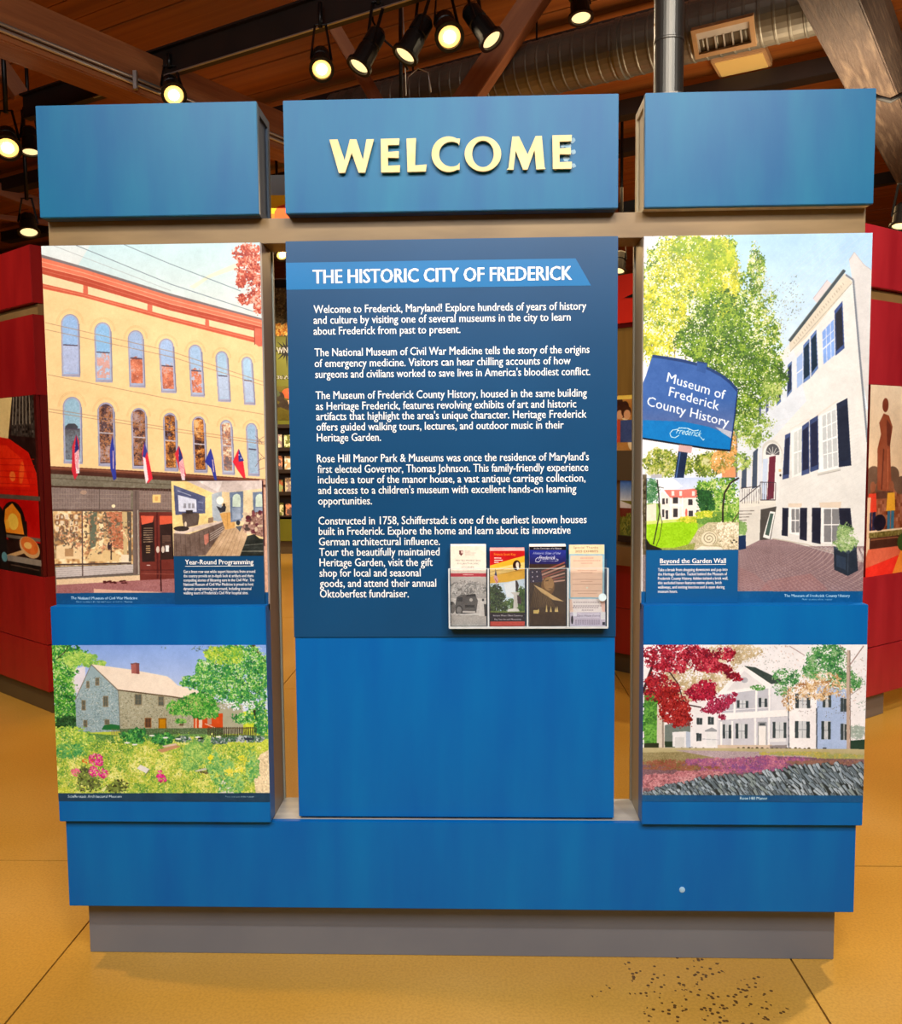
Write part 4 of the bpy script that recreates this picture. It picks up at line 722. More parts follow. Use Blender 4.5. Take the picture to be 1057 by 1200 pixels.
    p.poly([(996, 868), (1020, 866), (1020, 882), (996, 882)], (30, 62, 50)); p.leaves([(1004, 858, 10, 8)], 110, [(150, 170, 160), (176, 190, 186)], 1.2)
    # green and brown crown at the right, trunk
    p.leaves([(970, 772, 24, 20), (985, 795, 20, 14), (922, 793, 18, 10), (918, 805, 12, 12), (1000, 800, 14, 8), (955, 785, 16, 12)], 1700, [(50, 120, 66), (76, 150, 76), (34, 92, 56), (110, 170, 100), (150, 180, 140)], 1.0, .5, cv=.5)
    p.leaves([(950, 810, 28, 12), (965, 795, 22, 8), (925, 820, 10, 14), (985, 808, 16, 10), (935, 812, 18, 8)], 750, [(206, 172, 120), (180, 136, 90), (226, 200, 160), (150, 106, 70), (236, 226, 214)], 1.0, .5, cv=.3); p.leaves([(960, 830, 36, 12), (990, 830, 12, 14)], 90, [(90, 80, 80), (120, 110, 110)], .7, .4)
    p.leaves([(888, 806, 9, 3)], 90, [(84, 150, 70), (60, 126, 56)], 1.1); p.line([(994.5, 762), (993.5, 800), (994, 883)], 3.6, (186, 166, 152)); p.line([(996, 762), (996.4, 883)], 1, (120, 104, 98)); p.line([(994, 782), (1012, 757)], 1.2, (150, 130, 126)); p.line([(993, 768), (984, 756)], 1, (150, 130, 126)); p.line([(996, 815), (1010, 805)], .8, (150, 140, 140)); p.line([(925, 757), (943, 768)], .7, (150, 120, 120))
    p.leaves([(1012, 826, 8, 6), (1008, 800, 8, 4)], 60, [(60, 110, 90), (80, 120, 100)], 1, .3)
    # maple
    mp = [(134, 20, 42), (166, 32, 58), (100, 14, 40), (186, 44, 66), (120, 16, 30), (206, 80, 96)]
    p.line([(753, 812), (763, 785), (770, 762)], 3, (60, 34, 40)); p.line([(766, 782), (785, 788), (795, 802), (800, 820), (806, 826), (822, 829)], 1.4, (50, 30, 36)); p.line([(775, 800), (762, 815)], 1, (50, 30, 36))
    p.leaves([(790, 764, 36, 11), (772, 772, 16, 14), (820, 770, 24, 9), (835, 782, 20, 7), (850, 766, 12, 8), (790, 780, 22, 10)], 1900, mp, 1.25, .6, cv=.62); p.leaves([(858, 792, 9, 4, 0), (864, 796, 8, 2.5), (850, 785, 8, 5)], 110, mp, 1.2)
    p.leaves([(770, 800, 14, 14), (765, 812, 12, 10), (784, 806, 14, 10)], 700, [(160, 30, 50), (186, 50, 50), (130, 24, 40), (96, 14, 34)], 1.25, cv=.6); p.leaves([(790, 830, 18, 18), (800, 842, 12, 10), (784, 818, 12, 12)], 1300, [(140, 24, 30), (164, 36, 40), (104, 14, 26), (180, 56, 50)], 1.25, cv=.8)
    p.leaves([(825, 806, 14, 9), (818, 812, 14, 10), (832, 812, 8, 8)], 620, [(170, 24, 58), (140, 18, 46), (190, 40, 70), (108, 12, 40)], 1.25, cv=.7); p.leaves([(842, 826, 14, 10), (850, 820, 12, 6), (834, 832, 14, 5), (846, 840, 5, 4), (860, 814, 5, 3)], 620, [(154, 30, 66), (180, 50, 90), (112, 18, 48)], 1.2, cv=.5)
    # lawn, fallen leaves and wall
    p.grad([(753, 876), (1018, 878), (1018, 896), (753, 896)], (190, 180, 140), (150, 146, 96)); p.poly([(753, 882), (860, 880), (860, 890), (753, 900)], (146, 136, 96), noise=10, cell=1); p.poly([(790, 879), (900, 881), (960, 888), (860, 892)], (176, 160, 168), noise=8, cell=1)
    p.poly([(753, 896), (830, 892), (900, 886), (1018, 890), (1018, 932), (753, 932)], (120, 90, 100), noise=12, cell=.8)
    p.leaves([(850, 893, 50, 5), (900, 892, 50, 6), (870, 900, 60, 6)], 1300, [(150, 84, 130), (176, 100, 136), (120, 76, 140), (196, 130, 150)], .8, .6); p.leaves([(780, 894, 26, 4), (800, 900, 44, 3)], 420, [(120, 100, 60), (140, 116, 76), (150, 80, 70)], .8); p.leaves([(790, 911, 40, 4), (775, 918, 26, 8), (820, 906, 30, 3)], 900, [(196, 130, 140), (176, 110, 120), (210, 160, 166), (130, 80, 90)], .9)
    p.leaves([(980, 886, 34, 3), (930, 883, 40, 2.5)], 420, [(170, 170, 100), (150, 160, 100), (196, 176, 80)], .8); p.leaves([(960, 894, 40, 3), (990, 893, 24, 3)], 260, [(130, 96, 84), (150, 110, 100)], .8)
    top = lambda x: np.interp(x, [755, 775, 790, 805, 820, 845, 868, 880, 905, 918, 928, 945, 975, 990, 1000, 1016], [930, 922, 918, 916, 911, 909, 909, 908, 902, 902, 895, 896, 894, 897, 895, 895])
    p.poly([(x, top(x)+2) for x in range(756, 1018, 4)]+[(1018, 934), (756, 934)], (38, 50, 54))
    tone = [(116, 136, 152), (146, 166, 182), (92, 110, 122), (128, 146, 150), (164, 182, 196), (104, 120, 132)]
    for t in np.linspace(0, 1, 7):
        for x in np.arange(752, 1018, 5.6):
            x += p.r.uniform(-3, 3); sy = top(x)+t*(931-top(x))+p.r.uniform(-1.5, 1.5); ln = p.r.uniform(8, 14); k = p.r.uniform(.45, 1.25); w0, w1 = p.r.uniform(2.4, 4.4), p.r.uniform(1.6, 3); ey = min(sy+ln, 933)
            if ey-sy < 2: continue
            q = tone[p.r.integers(6)]; ex = x+(ey-sy)*k
            p.taper(x, sy-.4, ex, ey, w0+1.5, w1+1.6, (40, 52, 58)); p.ell(x, sy+.2, w0*.5, w0*.4, q); p.taper(x, sy, ex, ey, w0, w1, q); p.line([(x-w0*.3, sy), (ex-w1*.3, ey)], .6, tuple(v+26 for v in q))
    p.poly([(750, 931.8), (1020, 932.3), (1020, 950), (750, 950)], (0, 82, 136)); p.text('Rose Hill Manor', 867, 937, 899.5, 3.3, (226, 240, 250), bold=.03)
    return p.grain(3)

# ---- brochures
def pic_bro1(c4):
    p = Pic(px4(c4), 5, (250, 236, 218), 21); p.poly([(538, 645), (542.5, 645), (542.5, 649), (540.3, 651.5), (538, 649)], (110, 60, 60)); p.rect(540.3, 645.5, 542.3, 648.5, (230, 200, 190))
    for y, x0, x1 in ((646, 545, 551), (648, 545, 558), (650, 545, 556)): p.line([(x0, y), (x1, y)], .5, (170, 160, 150))
    p.text('TEXTILE MARKETING', 533.5, 657.6, 563, 1.7, (150, 140, 130)); p.text('PHILANTHROPIC', 536, 661.3, 561, 1.7, (150, 140, 130)); p.text('STORIES', 541, 665.6, 555.5, 1.8, (150, 140, 130))
    p.rect(520, 671.8, 575, 675.8, (200, 40, 60)); p.line([(542.5, 673.6), (555, 673.6)], .7, (250, 210, 200)); p.grad([(520, 676), (575, 676), (575, 702), (520, 702)], (206, 200, 192), (176, 170, 164))
    p.leaves([(548, 690, 24, 9)], 420, [(150, 146, 140), (196, 190, 184), (120, 116, 112), (220, 214, 206)], .9); p.rect(520, 701, 575, 722, (214, 208, 200), noise=10, cell=1); p.rect(520, 720, 575, 740, (190, 184, 176), noise=10, cell=.7)
    p.poly([(535, 700), (540, 697), (557, 697), (560, 704), (558, 718), (540, 720), (533, 712)], (92, 88, 86)); p.poly([(547, 697), (557, 696), (558, 699), (546, 699)], (40, 38, 38)); p.rect(536, 700, 542, 705, (50, 48, 48)); p.ell(538, 715, 4.5, 6, (60, 58, 56)); p.ell(538, 715, 3, 4.3, (130, 126, 122)); p.rect(545, 709, 556, 712, (46, 44, 44)); p.rect(542, 716, 557, 718, (210, 204, 196)); p.ell(552, 703, 2, 2, (190, 184, 176))
    p.poly([(563, 704), (567, 703), (568, 722), (561, 722)], (226, 220, 212)); p.ell(566, 703, 1.3, 1.6, (60, 58, 56)); p.poly([(567, 708), (572, 708), (572, 722), (568, 722)], (70, 68, 66)); p.ell(530, 712, 3.6, 7, (110, 106, 102)); p.ell(529, 707, 2.2, 2, (60, 58, 56)); p.line([(534, 720), (564, 720)], 1.2, (232, 228, 222)); return p.grain(5)
def pic_bro2(c4):
    p = Pic(px4(c4), 5, (196, 18, 22), 22); p.poly([(570, 664), (600, 655), (620, 650), (620, 678), (595, 683), (570, 684)], (240, 184, 50)); p.poly([(570, 668), (618, 658), (618, 665), (570, 677)], (248, 216, 130)); p.line([(572, 671), (612, 662)], .4, (190, 140, 60)); p.line([(572, 675), (612, 668)], .4, (190, 140, 60))
    p.text('Francis Scott Key', 579, 651, 604.5, 3, (244, 160, 40), bold=.02); p.line([(579, 654), (587.5, 654)], 1, (250, 236, 230)); p.line([(579, 656.5), (589, 656.5)], 1, (250, 236, 230)); p.line([(579, 659), (584.5, 659)], 1, (250, 236, 230))
    p.ell(605.5, 662.5, 4.6, 6, (50, 24, 14)); p.ell(606.3, 662, 1.9, 3.4, (238, 220, 200)); p.poly([(605, 663.5), (607.5, 663), (609, 667), (606, 668)], (240, 236, 226))
    p.poly([(570, 684), (595, 682), (620, 677), (620, 722), (570, 722)], (214, 232, 244)); p.poly([(590, 684), (605, 681), (603, 700), (594, 700)], (240, 246, 250))
    p.leaves([(580, 702, 11, 18), (586, 712, 10, 10)], 520, [(36, 54, 30), (60, 84, 40), (24, 36, 22), (90, 110, 60)], 1); p.leaves([(611, 705, 8, 18), (600, 708, 7, 7)], 320, [(70, 104, 44), (110, 140, 60), (50, 80, 36)], 1); p.rect(570, 716, 620, 721, (110, 130, 50), noise=14, cell=.8)
    p.poly([(598, 694), (609, 694), (608, 697), (606.5, 698), (607, 711), (604.5, 713.5), (601.5, 713.5), (602, 697)], (214, 208, 200)); p.poly([(595.5, 713.5), (607, 713), (609, 716.5), (594.5, 716.8)], (232, 228, 222)); p.poly([(604, 681), (606, 680.5), (608, 686), (606.5, 693), (604.5, 693)], (50, 40, 40)); p.line([(606, 684), (604.5, 680)], .8, (50, 40, 40)); p.poly([(606, 697), (610.5, 700), (611, 708), (606.5, 707)], (70, 50, 56))
    p.line([(580.5, 667), (582, 688)], .5, (70, 60, 60)); p.poly([(581, 670), (584, 680), (582, 685), (578.5, 677)], (226, 170, 170)); p.poly([(581, 668), (582.5, 675), (579.5, 674)], (40, 50, 100)); p.line([(580, 678), (583, 683)], .6, (190, 50, 60))
    p.rect(568, 717.8, 620, 728.2, (28, 18, 30)); p.text('Historic Mount Olivet Cemetery', 578, 722.3, 612.5, 2, (236, 230, 236), bold=.03); p.text('Key Favorites and Monuments', 579.5, 726.7, 611, 2, (236, 230, 236), bold=.03); p.rect(568, 728.2, 620, 740, (206, 70, 56)); return p.grain(4)
def pic_bro3(c4):
    p = Pic(px4(c4), 5, (70, 46, 22), 23); p.rect(615, 636, 670, 644.5, (16, 12, 18)); p.text('In the Footsteps of a Nation', 625.5, 643.6, 658, 2.2, (240, 236, 240), bold=.02, shear=.3); p.grad([(615, 644.5), (670, 644.5), (670, 661), (615, 661)], (34, 48, 150), (40, 36, 90))
    p.text('Historic Sites of the', 624.5, 649.5, 657, 2.7, (226, 232, 250), shear=.5); p.text('Frederick', 631, 655.6, 651, 4.4, (245, 245, 250), shear=.5, bold=.015); p.line([(631, 653), (628, 655), (627.5, 658), (631, 658.6), (634, 656)], .6, (240, 240, 250)); p.line([(651, 655), (654, 655.5), (654, 657), (650, 657.6)], .5, (240, 240, 250)); p.text('MARYLAND', 635, 657.9, 649.5, 1, (226, 230, 240))
    p.grad([(615, 661), (670, 661), (670, 740), (615, 740)], (66, 48, 40), (70, 46, 18)); 
    for k in range(6): p.taper(630+k*1.5, 672+k*3.2-k*k*.2, 662, 659+k*4.2, 2.4, 1.6, (150, 84, 70) if k % 2 == 0 else (196, 150, 130))
    p.poly([(620, 668), (634, 667), (636, 682), (621, 683)], (52, 40, 66))
    for x, y in ((624, 670.5), (629, 670), (624, 676), (629.5, 675.5), (625, 681)): p.ell(x, y, .8, .8, (200, 190, 200))
    p.ell(642, 687, 8, 11, (120, 84, 44)); p.ell(643, 684, 6, 8, (168, 126, 76)); p.line([(639, 681), (643, 680)], 1, (70, 44, 24)); p.line([(643, 690), (647, 690)], .8, (80, 50, 26)); p.poly([(625, 685), (636, 690), (650, 699), (661, 705), (648, 703), (634, 694)], (216, 180, 120))
    for k in range(14): p.line([(627+k*1.2, 688+k*.8), (622+k*2.2, 712)], .35, (150, 116, 60))
    for x, h in ((640.5, 9), (645.5, 7), (651, 6), (653, 7), (631, 4)): p.poly([(x-1.2, 717), (x, 717-h), (x+1.2, 717)], (236, 206, 130))
    p.poly([(625, 715), (632, 715), (631, 719), (625, 719)], (226, 196, 110)); p.rect(615, 719, 670, 740, (64, 40, 16), noise=6, cell=1); return p.grain(4)
def pic_bro4(c4):
    p = Pic(px4(c4), 5, (150, 196, 214), 24); p.rect(665, 638, 708, 649.3, (250, 224, 180)); p.text('Special Thanks', 672, 642.8, 701, 2.5, (150, 130, 100)); p.text('2025 EXHIBITS', 674, 647.4, 701, 2.6, (150, 120, 90), bold=.02)
    p.rect(668.5, 651, 706, 700, (244, 208, 180)); 
    for y, a, b in ((654, 680, 694), (657, 672, 702), (660, 681, 694), (668.5, 677, 698), (671, 681, 694), (679, 671, 704), (681.5, 681, 694), (684.7, 671, 704), (692.5, 671, 704), (695.5, 677, 700)): p.line([(a, y), (b, y)], .7, (206, 150, 130)) if False else [p.line([(x, y), (x+1.6, y)], .8, (196, 146, 124)) for x in np.arange(a, b, 2.3)]
    p.ell(688, 688.7, 1, .8, (226, 240, 226)); return p.grain(3)
def pic_card(c4, dark):
    p = Pic(px4(c4), 5, (244, 236, 232), 25+dark)
    if not dark:
        p.poly([(703, 703), (712, 703), (712, 717), (706, 717)], (248, 206, 190)); p.poly([(664, 702), (670, 702), (672, 717), (664, 717)], (240, 206, 186))
        for y, a, b in ((705.8, 672, 702), (710, 672, 703), (712, 671, 700), (715, 682, 695)): [p.line([(x, y), (x+2, y)], .9, (150, 130, 140)) for x in np.arange(a, b, 2.8)]
    else:
        p.rect(660, 716, 715, 736, (214, 206, 222)); p.rect(677, 718, 702, 724, (228, 222, 236)); p.ell(670.5, 726.5, 1.3, 5, (34, 24, 40)); p.rect(704, 717, 709, 726, (246, 246, 246)); p.rect(706, 729, 709, 732.5, (30, 30, 50)); p.rect(671.5, 717, 676, 722, (246, 246, 250))
        p.text('Open House Events', 676, 722.6, 703, 2.2, (120, 110, 140), shear=.3); [p.line([(x, y), (x+2, y)], .9, (120, 104, 134)) for y in (727, 729, 731) for x in np.arange(674, 703, 2.7)]
    return p.grain(3)

# ---- distant prints, drawn in their own unit frames (0..W, 0..H, y down)
def pic_unit(W, H, bg, res, seed): return Pic([(0, 0), (W, 0), (W, H), (0, H)], res, bg, seed)
# ================================================================== SETTING
RX0, RX1, RY0, RY1, CEIL = -8.5, 8.5, -6., 12.5, 4.35
def struct(name, o): o['kind'] = 'structure'; return o
floor = struct('floor', box('floor', RX0, RX1, RY0, RY1, -.2, -.012, mat('floor_joint_filler', (84, 58, 26), .8, nscale=4)))
xs = [RX0, -7.73, -5.55, -3.37, -1.19, .985, 3.16, 5.34, 7.5, RX1]; ys = [RY0, -4.4, -2.15, .62, 2.9, 5.2, 7.5, 9.8, RY1]
for i in range(len(xs)-1):
    for j in range(len(ys)-1):
        box('slab', xs[i]+.003, xs[i+1]-.003, ys[j]+.003, ys[j+1]-.003, -.012, 0, M['concrete'], floor)
struct('', box('wall_left', RX0-.2, RX0, RY0, RY1, 0, CEIL, M['wallm'])); struct('', box('wall_right', RX1, RX1+.2, RY0, RY1, 0, CEIL, M['wallm']))
struct('', box('wall_back', RX0-.2, RX1+.2, RY1, RY1+.2, 0, CEIL, M['wallm'])); struct('', box('wall_front', RX0-.2, RX1+.2, RY0-.2, RY0, 0, CEIL, M['wallm']))
ceil_o = struct('', box('ceiling', RX0-.2, RX1+.2, RY0-.2, RY1+.2, CEIL+.03, CEIL+.15, M['darkwood']))
# ceiling planks run along U, the big timbers along V
UA = math.radians(90+62.5); U = Vector((math.cos(UA), math.sin(UA), 0)); N = Vector((U.y, -U.x, 0))    # N points away from the viewer
if N.y < 0: N = -N
VA = math.radians(90-32.6); V = Vector((math.cos(VA), math.sin(VA), 0))
def clip_line(p, d):
    lo, hi = -99, 99
    for k, (a, b) in enumerate(((RX0, RX1), (RY0, RY1))):
        t0, t1 = sorted(((a-p[k])/d[k], (b-p[k])/d[k])); lo, hi = max(lo, t0), min(hi, t1)
    return lo, hi
bm = bmesh.new(); add_box(bm, 0, 1, -.089, .089, 0, .03, bev=0); plank_me = bpy.data.meshes.new('plank'); bmesh.ops.recalc_face_normals(bm, faces=bm.faces); bm.to_mesh(plank_me); bm.free(); plank_me.materials.append(M['plank'])
k = -60
for k in range(-60, 80):
    c = Vector((0, 3, 0))+N*(k*.187); lo, hi = clip_line(c, U)
    if hi-lo < .3: continue
    lo += .08; hi -= .08
    o = bpy.data.objects.new('plank', plank_me); link(o, ceil_o); o.location = c+U*lo+Vector((0, 0, CEIL+R.uniform(-.004, .004))); o.rotation_euler = (0, 0, UA); o.scale = (hi-lo, 1, 1)
# main timbers
def timber(name, label, pb, pa, z0, h, wleft, m, t0, t1, cat='beam'):
    """horizontal beam along V: pb = pixel point on its lower left edge line, width wleft to the right"""
    p = Vector(at_z(*pb, z0)); side = Vector((V.y, -V.x, 0)); a = p+V*t0+side*wleft/2+Vector((0, 0, h/2)); b = p+V*t1+side*wleft/2+Vector((0, 0, h/2))
    o = bar(name, a, b, wleft, h, m, bev=.008); tag(o, label, cat); return p, side
pL, sL = timber('ceiling_beam', 'big brown timber beam carrying two silver conduits, above the left header box', (65, 93), None, 3.55, .26, .2, M['beam'], -4.2, 7.5)
pR, sR = timber('ceiling_beam', 'big weathered grey-brown timber beam above the right header box', (960, 50), None, 3.55, .3, .24, M['oldbeam'], -4.5, 7.0)
for q, (dz, off) in enumerate(((.075, .012), (.045, .012))):
    a = pL+sL*(.2+off)+Vector((0, 0, dz)); tag(tube('conduit', [a+V*t for t in (-4.1, -1.5, 0, 2, 4, 7)], .011, M['silver']), ['upper', 'lower'][q]+' silver conduit along the left brown timber beam', 'conduit')
tag(box('conduit_clamp', -.01, .01, -.012, .012, -.05, .05, M['silver'], None, Matrix.Translation(pL+sL*.222+V*.35+Vector((0, 0, .06)))), 'small silver clamp holding the conduits to the left beam', 'clamp')
# second timber at the right of the weathered one
o = bar('ceiling_beam', at_z(1008, -25, 3.95), Vector(at_z(1008, -25, 3.95))+V*4, .16, .16, M['oldbeam'], bev=.005); tag(o, 'narrow timber beam right of the weathered beam at the upper right corner', 'beam')
# lower beam across the far left and other roof timbers at distance
def roofbar(px0, px1, y0, y1, w, m, label, h=None):
    o = bar('roof_brace', at_y(*px0, y0), at_y(*px1, y1), h or w, w, m, bev=.004); return tag(o, label, 'brace')
roofbar((-30, 212), (60, 246), 6.2, 6.6, .12, M['beam'], 'low brown roof timber far behind the left edge of the left header box')
roofbar((-20, 252), (60, 262), 6.0, 6.3, .05, M['beam'], 'thin brown rail under the low roof timber at the far left')
roofbar((-12, 60), (24, 112), 3.4, 3.5, .10, M['beam'], 'short brown brace below the left timber beam at the left edge')
roofbar((366, -12), (450, 132), 3.1, 3.1, .075, M['beam'], 'thin light brown brace behind the left hanging spotlights')
roofbar((640, -20), (535, 135), 2.9, 3.0, .13, M['beam'], 'thick reddish brown brace in front of the duct, right of the lit spotlights')
roofbar((655, -30), (705, 60), 4.1, 4.3, .2, M['beam'], 'reddish brown roof timber behind the single spotlight')
roofbar((60, -20), (330, 215), 5.4, 8.2, .16, M['beam'], 'dark roof timber running far back behind the left header box')
roofbar((1020, 40), (1110, 200), 3.4, 3.4, .10, M['oldbeam'], 'weathered brace at the right edge above the red wall')
roofbar((1010, 215), (1090, 200), 5.5, 5.5, .10, M['steelb'], 'dark roof bar right of the right header box')
roofbar((725, 245), (760, 238), 6.5, 6.5, .10, M['black'], 'black roof bar seen between the welcome header and the right header')
for a, b, lab in (((85, -10), (82, 60), 'first vertical roof strut at upper left, brown'), ((128, -10), (134, 50), 'second vertical roof strut at upper left, light brown')): roofbar(a, b, 5., 5., .05, M['beam'], lab)
roofbar((190, 170), (335, 60), 6.5, 6.5, .10, M['beam'], 'diagonal brown brace far behind, left of the black steel beam')
roofbar((300, 118), (420, 108), 6.8, 6.8, .16, M['beam'], 'level brown timber far behind the welcome header')
# purlins between the planks and the timbers
for k2, (px, py) in enumerate(((884, 98), (560, 205), (120, 190))):
    p = Vector(at_z(px, py, 4.2)); lo, hi = clip_line(p, U); o = bar('purlin', p+U*max(lo+.2, -9), p+U*min(hi-.2, 9), .14, .12, M['steelb'], bev=.004)
    tag(o, ['dark purlin under the orange planks right of the duct', 'dark purlin far behind the welcome header', 'dark purlin behind the left header box'][k2], 'beam')
# black steel beam that carries the spotlights
pS = Vector(at_z(350, 41, 3.72)); st = thing('steel_beam', 'black steel beam carrying the hanging spotlights above the welcome header', 'beam', pS)
o = bar('web', pS+U*-2.6+Vector((0, 0, .07)), pS+U*2.3+Vector((0, 0, .07)), .05, .14, M['steelb'], st)
bar('flange', pS+U*-2.6, pS+U*2.3, .055, .012, M['steelb'], st); bar('flange', pS+U*-2.6+Vector((0, 0, .14)), pS+U*2.3+Vector((0, 0, .14)), .10, .012, M['steelb'], st)
bar('track', pS+U*-2.4+Vector((0, 0, -.012))-N*.03, pS+U*1.6+Vector((0, 0, -.012))-N*.03, .012, .006, M['silver'], st)
for q in (-2.45, 1.9): bar('beam_hanger', pS+U*q+Vector((0, 0, .14)), pS+U*q+Vector((0, 0, CEIL-3.72)), .03, .03, M['steelb'], st)
# duct
pD = Vector(at_z(690, 67, 3.85)); dt = thing('air_duct', 'galvanised round air duct under the plank ceiling above the right half', 'duct', pD)
Md = Matrix.Translation(pD+U*-1.36) @ U.to_track_quat('Z', 'Y').to_matrix().to_4x4(); prof = []; L = 3.2
z = 0
while z < L:
    prof += [(.158, z), (.158, z+.055), (.1615, z+.06), (.1615, z+.068), (.158, z+.073)]; z += .075
lathe('duct_pipe', prof, Md, M['duct'], dt, 32)
for zz in (.02, 1.15, 2.0, 2.9): lathe('duct_collar', [(.160, zz-.018), (.168, zz-.014), (.168, zz+.014), (.160, zz+.018)], Md, M['duct'], dt, 32)
for zz in (.5, 1.7, 2.6):
    q = Md @ Vector((0, 0, zz)); tube('duct_hanger', [q+Vector((0, 0, .155)), Vector((q.x, q.y, 4.33))], .006, M['black'], dt)
# grille on the duct
def grille():
    c = Vector(at_z(856, 44, 3.80)); t = (Vector(CAM)-c).normalized(); ux = U*-1
    fwd = (Vector((0, 0, -1))*.75 - N*.7).normalized(); uy = fwd.cross(ux).normalized()
    if uy.z < 0: uy = -uy
    c = pD+U*((c-pD).dot(U))+fwd*.150
    G = Matrix(((ux.x, uy.x, fwd.x, c.x), (ux.y, uy.y, fwd.y, c.y), (ux.z, uy.z, fwd.z, c.z), (0, 0, 0, 1))) @ Matrix.Diagonal((.86, .86, 1, 1))
    bmg = bmesh.new()
    for a in ((-.19, .19, .066, .092), (-.19, .19, -.092, -.066), (-.19, -.163, -.066, .066), (.163, .19, -.066, .066)): add_box(bmg, a[0], a[1], a[2], a[3], -.03, .025, G)
    g = mesh_obj('air_grille', bmg, M['ventw'], dt); g['label'] = 'wood-framed air grille with dark slots'; box('backing', -.165, .165, -.064, .064, -.03, -.012, M['vdark'], g, G); box('damper', -.162, .162, .02, .061, -.01, .012, M['vents'], g, G)
    for i in range(7): box('slat', -.162+i*.0525, -.153+i*.0525, -.061, .02, -.01, .014, M['vents'], g, G)
grille()
# yellowish ceiling light panel behind the duct
pP = Vector(at_z(869, 76, 4.28)); lp = thing('ceiling_light', 'flat square ceiling light with yellowish panel behind the duct', 'light', pP)
Ml = Matrix.Translation(pP) @ Matrix.Rotation(UA, 4, 'Z'); box('housing', -.19, .19, -.15, .15, 0, .06, M['ventw'], lp, Ml, bev=.006); box('diffuser', -.165, .165, -.125, .125, -.006, .002, emit('dim_yellow_panel', (206, 170, 96), .22), lp, Ml)
# steel pole standing on the right header box
PX = float(at_y(783.5, 80, .078)[0])
pole = thing('support_pole', 'brushed steel pole rising from the right header box to the ceiling', 'pole', (PX, .078, 2.462))
Mp = Matrix.Translation((PX, .078, 2.462)); lathe('pipe', [(.0405, .012), (.0405, .9), (.0405, 1.86)], Mp, M['steel'], pole, 32); lathe('flange', [(.062, 0), (.062, .01), (.043, .012)], Mp, M['steel'], pole, 32); lathe('coupling', [(.0412, .16), (.0422, .162), (.0422, .166), (.0412, .168)], Mp, M['steel'], pole, 32)
# black hanger rod and cable loop
tag(tube('hanger_rod', [at_y(469, -30, 2.55), at_y(470, 130, 2.55)], .011, M['black']), 'thin black vertical rod behind the spotlights above the welcome header', 'rod')
tag(tube('cable', [at_y(470, -40, 2.6), at_y(474, 60, 2.65), at_y(476, 112, 2.7), at_y(478, 90, 2.7), at_y(490, 80, 2.75), at_y(502, 85, 2.75), at_y(505, 108, 2.75)], .004, M['silver']), 'thin loop of pale cable behind the welcome header', 'cable')
tag(tube('cable', [at_y(430, -30, 2.25), at_y(437, 25, 2.3), at_y(448, 45, 2.3), at_y(465, 60, 2.3), at_y(478, 82, 2.3)], .006, M['black']), 'black cable slanting down beside the spotlights', 'cable')

# ------------------------------------------------------------------ spotlights
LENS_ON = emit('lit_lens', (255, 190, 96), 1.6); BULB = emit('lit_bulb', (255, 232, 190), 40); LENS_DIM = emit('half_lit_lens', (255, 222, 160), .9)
def spotlight(pl, pb, y, dy, label, on, r=.055, group='track spotlights', light=0, hang=.25):
    """pl: pixel of the lens, pb: pixel of the rear end; dy: how far the lens sits nearer the viewer than the rear"""
    a = Vector(at_y(*pb, y+dy)); b = Vector(at_y(*pl, y)); hang = CEIL-a.z if hang < 0 else hang; hl = min(hang, .25); Mx, Ln = frame_mat(a, b); s = r/.055
    t = thing('spotlight', label, 'spotlight', tuple(a+Vector((0, 0, hang))), group)
    lathe('housing', [(.012*s, -.01), (.034*s, 0), (.046*s, .02), (.048*s, Ln*.4), (.043*s, Ln*.42), (.043*s, Ln*.48), (.05*s, Ln*.5), (.052*s, Ln*.92)], Mx, M['black'], t, 20)
    bmr = bmesh.new(); seg = 20; prof = [(.05*s, Ln*.9), (.066*s, Ln*.92), (.066*s, Ln), (.05*s, Ln)]
    rows = [[bmr.verts.new(Mx @ Vector((rr*math.cos(2*math.pi*i/seg), rr*math.sin(2*math.pi*i/seg), zz))) for i in range(seg)] for rr, zz in prof]
    for q in range(4):
        for i in range(seg): bmr.faces.new((rows[q][i], rows[q][(i+1) % seg], rows[(q+1) % 4][(i+1) % seg], rows[(q+1) % 4][i]))
    mesh_obj('rim', bmr, M['black'], t)
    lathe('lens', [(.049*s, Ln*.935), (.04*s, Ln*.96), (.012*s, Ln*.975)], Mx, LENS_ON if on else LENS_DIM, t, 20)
    if on: lathe('bulb', [(.026*s, Ln*.972), (.024*s, Ln*1.0), (.012*s, Ln*1.03)], Mx, BULB, t, 16)
    for sx in (-1, 1): bar('yoke', Mx @ Vector((sx*.056*s, 0, Ln*.45)), a+Vector((sx*.03*s, 0, hl*.55)), .006, .016, M['black'], t)
    tube('stem', [a+Vector((0, 0, hl*.5)), a+Vector((0, 0, hang))], .012*s, M['black'], t); bar('yoke_bridge', a+Vector((-.036*s, 0, hl*.55)), a+Vector((.036*s, 0, hl*.55)), .016, .006, M['black'], t)
    if light:
        ax = (b-a).normalized(); lamp('SPOT', b+ax*.03, b+ax*2, light, WARM, .03, spot=70, blend=.6)
    return t
YS = 2.0
spotlight((377, 82), (376, 62), YS, .16, 'lit spotlight facing the viewer, leftmost under the black steel beam', True, .052, light=14)
spotlight((420, 79), (444, 36), YS, .05, 'black spotlight tilted down left, left of the black hanger rod', False, .055)
spotlight((474, 66), (499, 22), YS, .04, 'black spotlight tilted down left, between the rod and the brightest lamp', False, .058)
spotlight((527, 44), (520, 22), YS, .15, 'brightest lit spotlight facing the viewer above the welcome header', True, .062, light=18)
spotlight((577, 48), (549, 10), YS, .05, 'black spotlight tilted down right with glowing lens, right of the brightest lamp', False, .058)
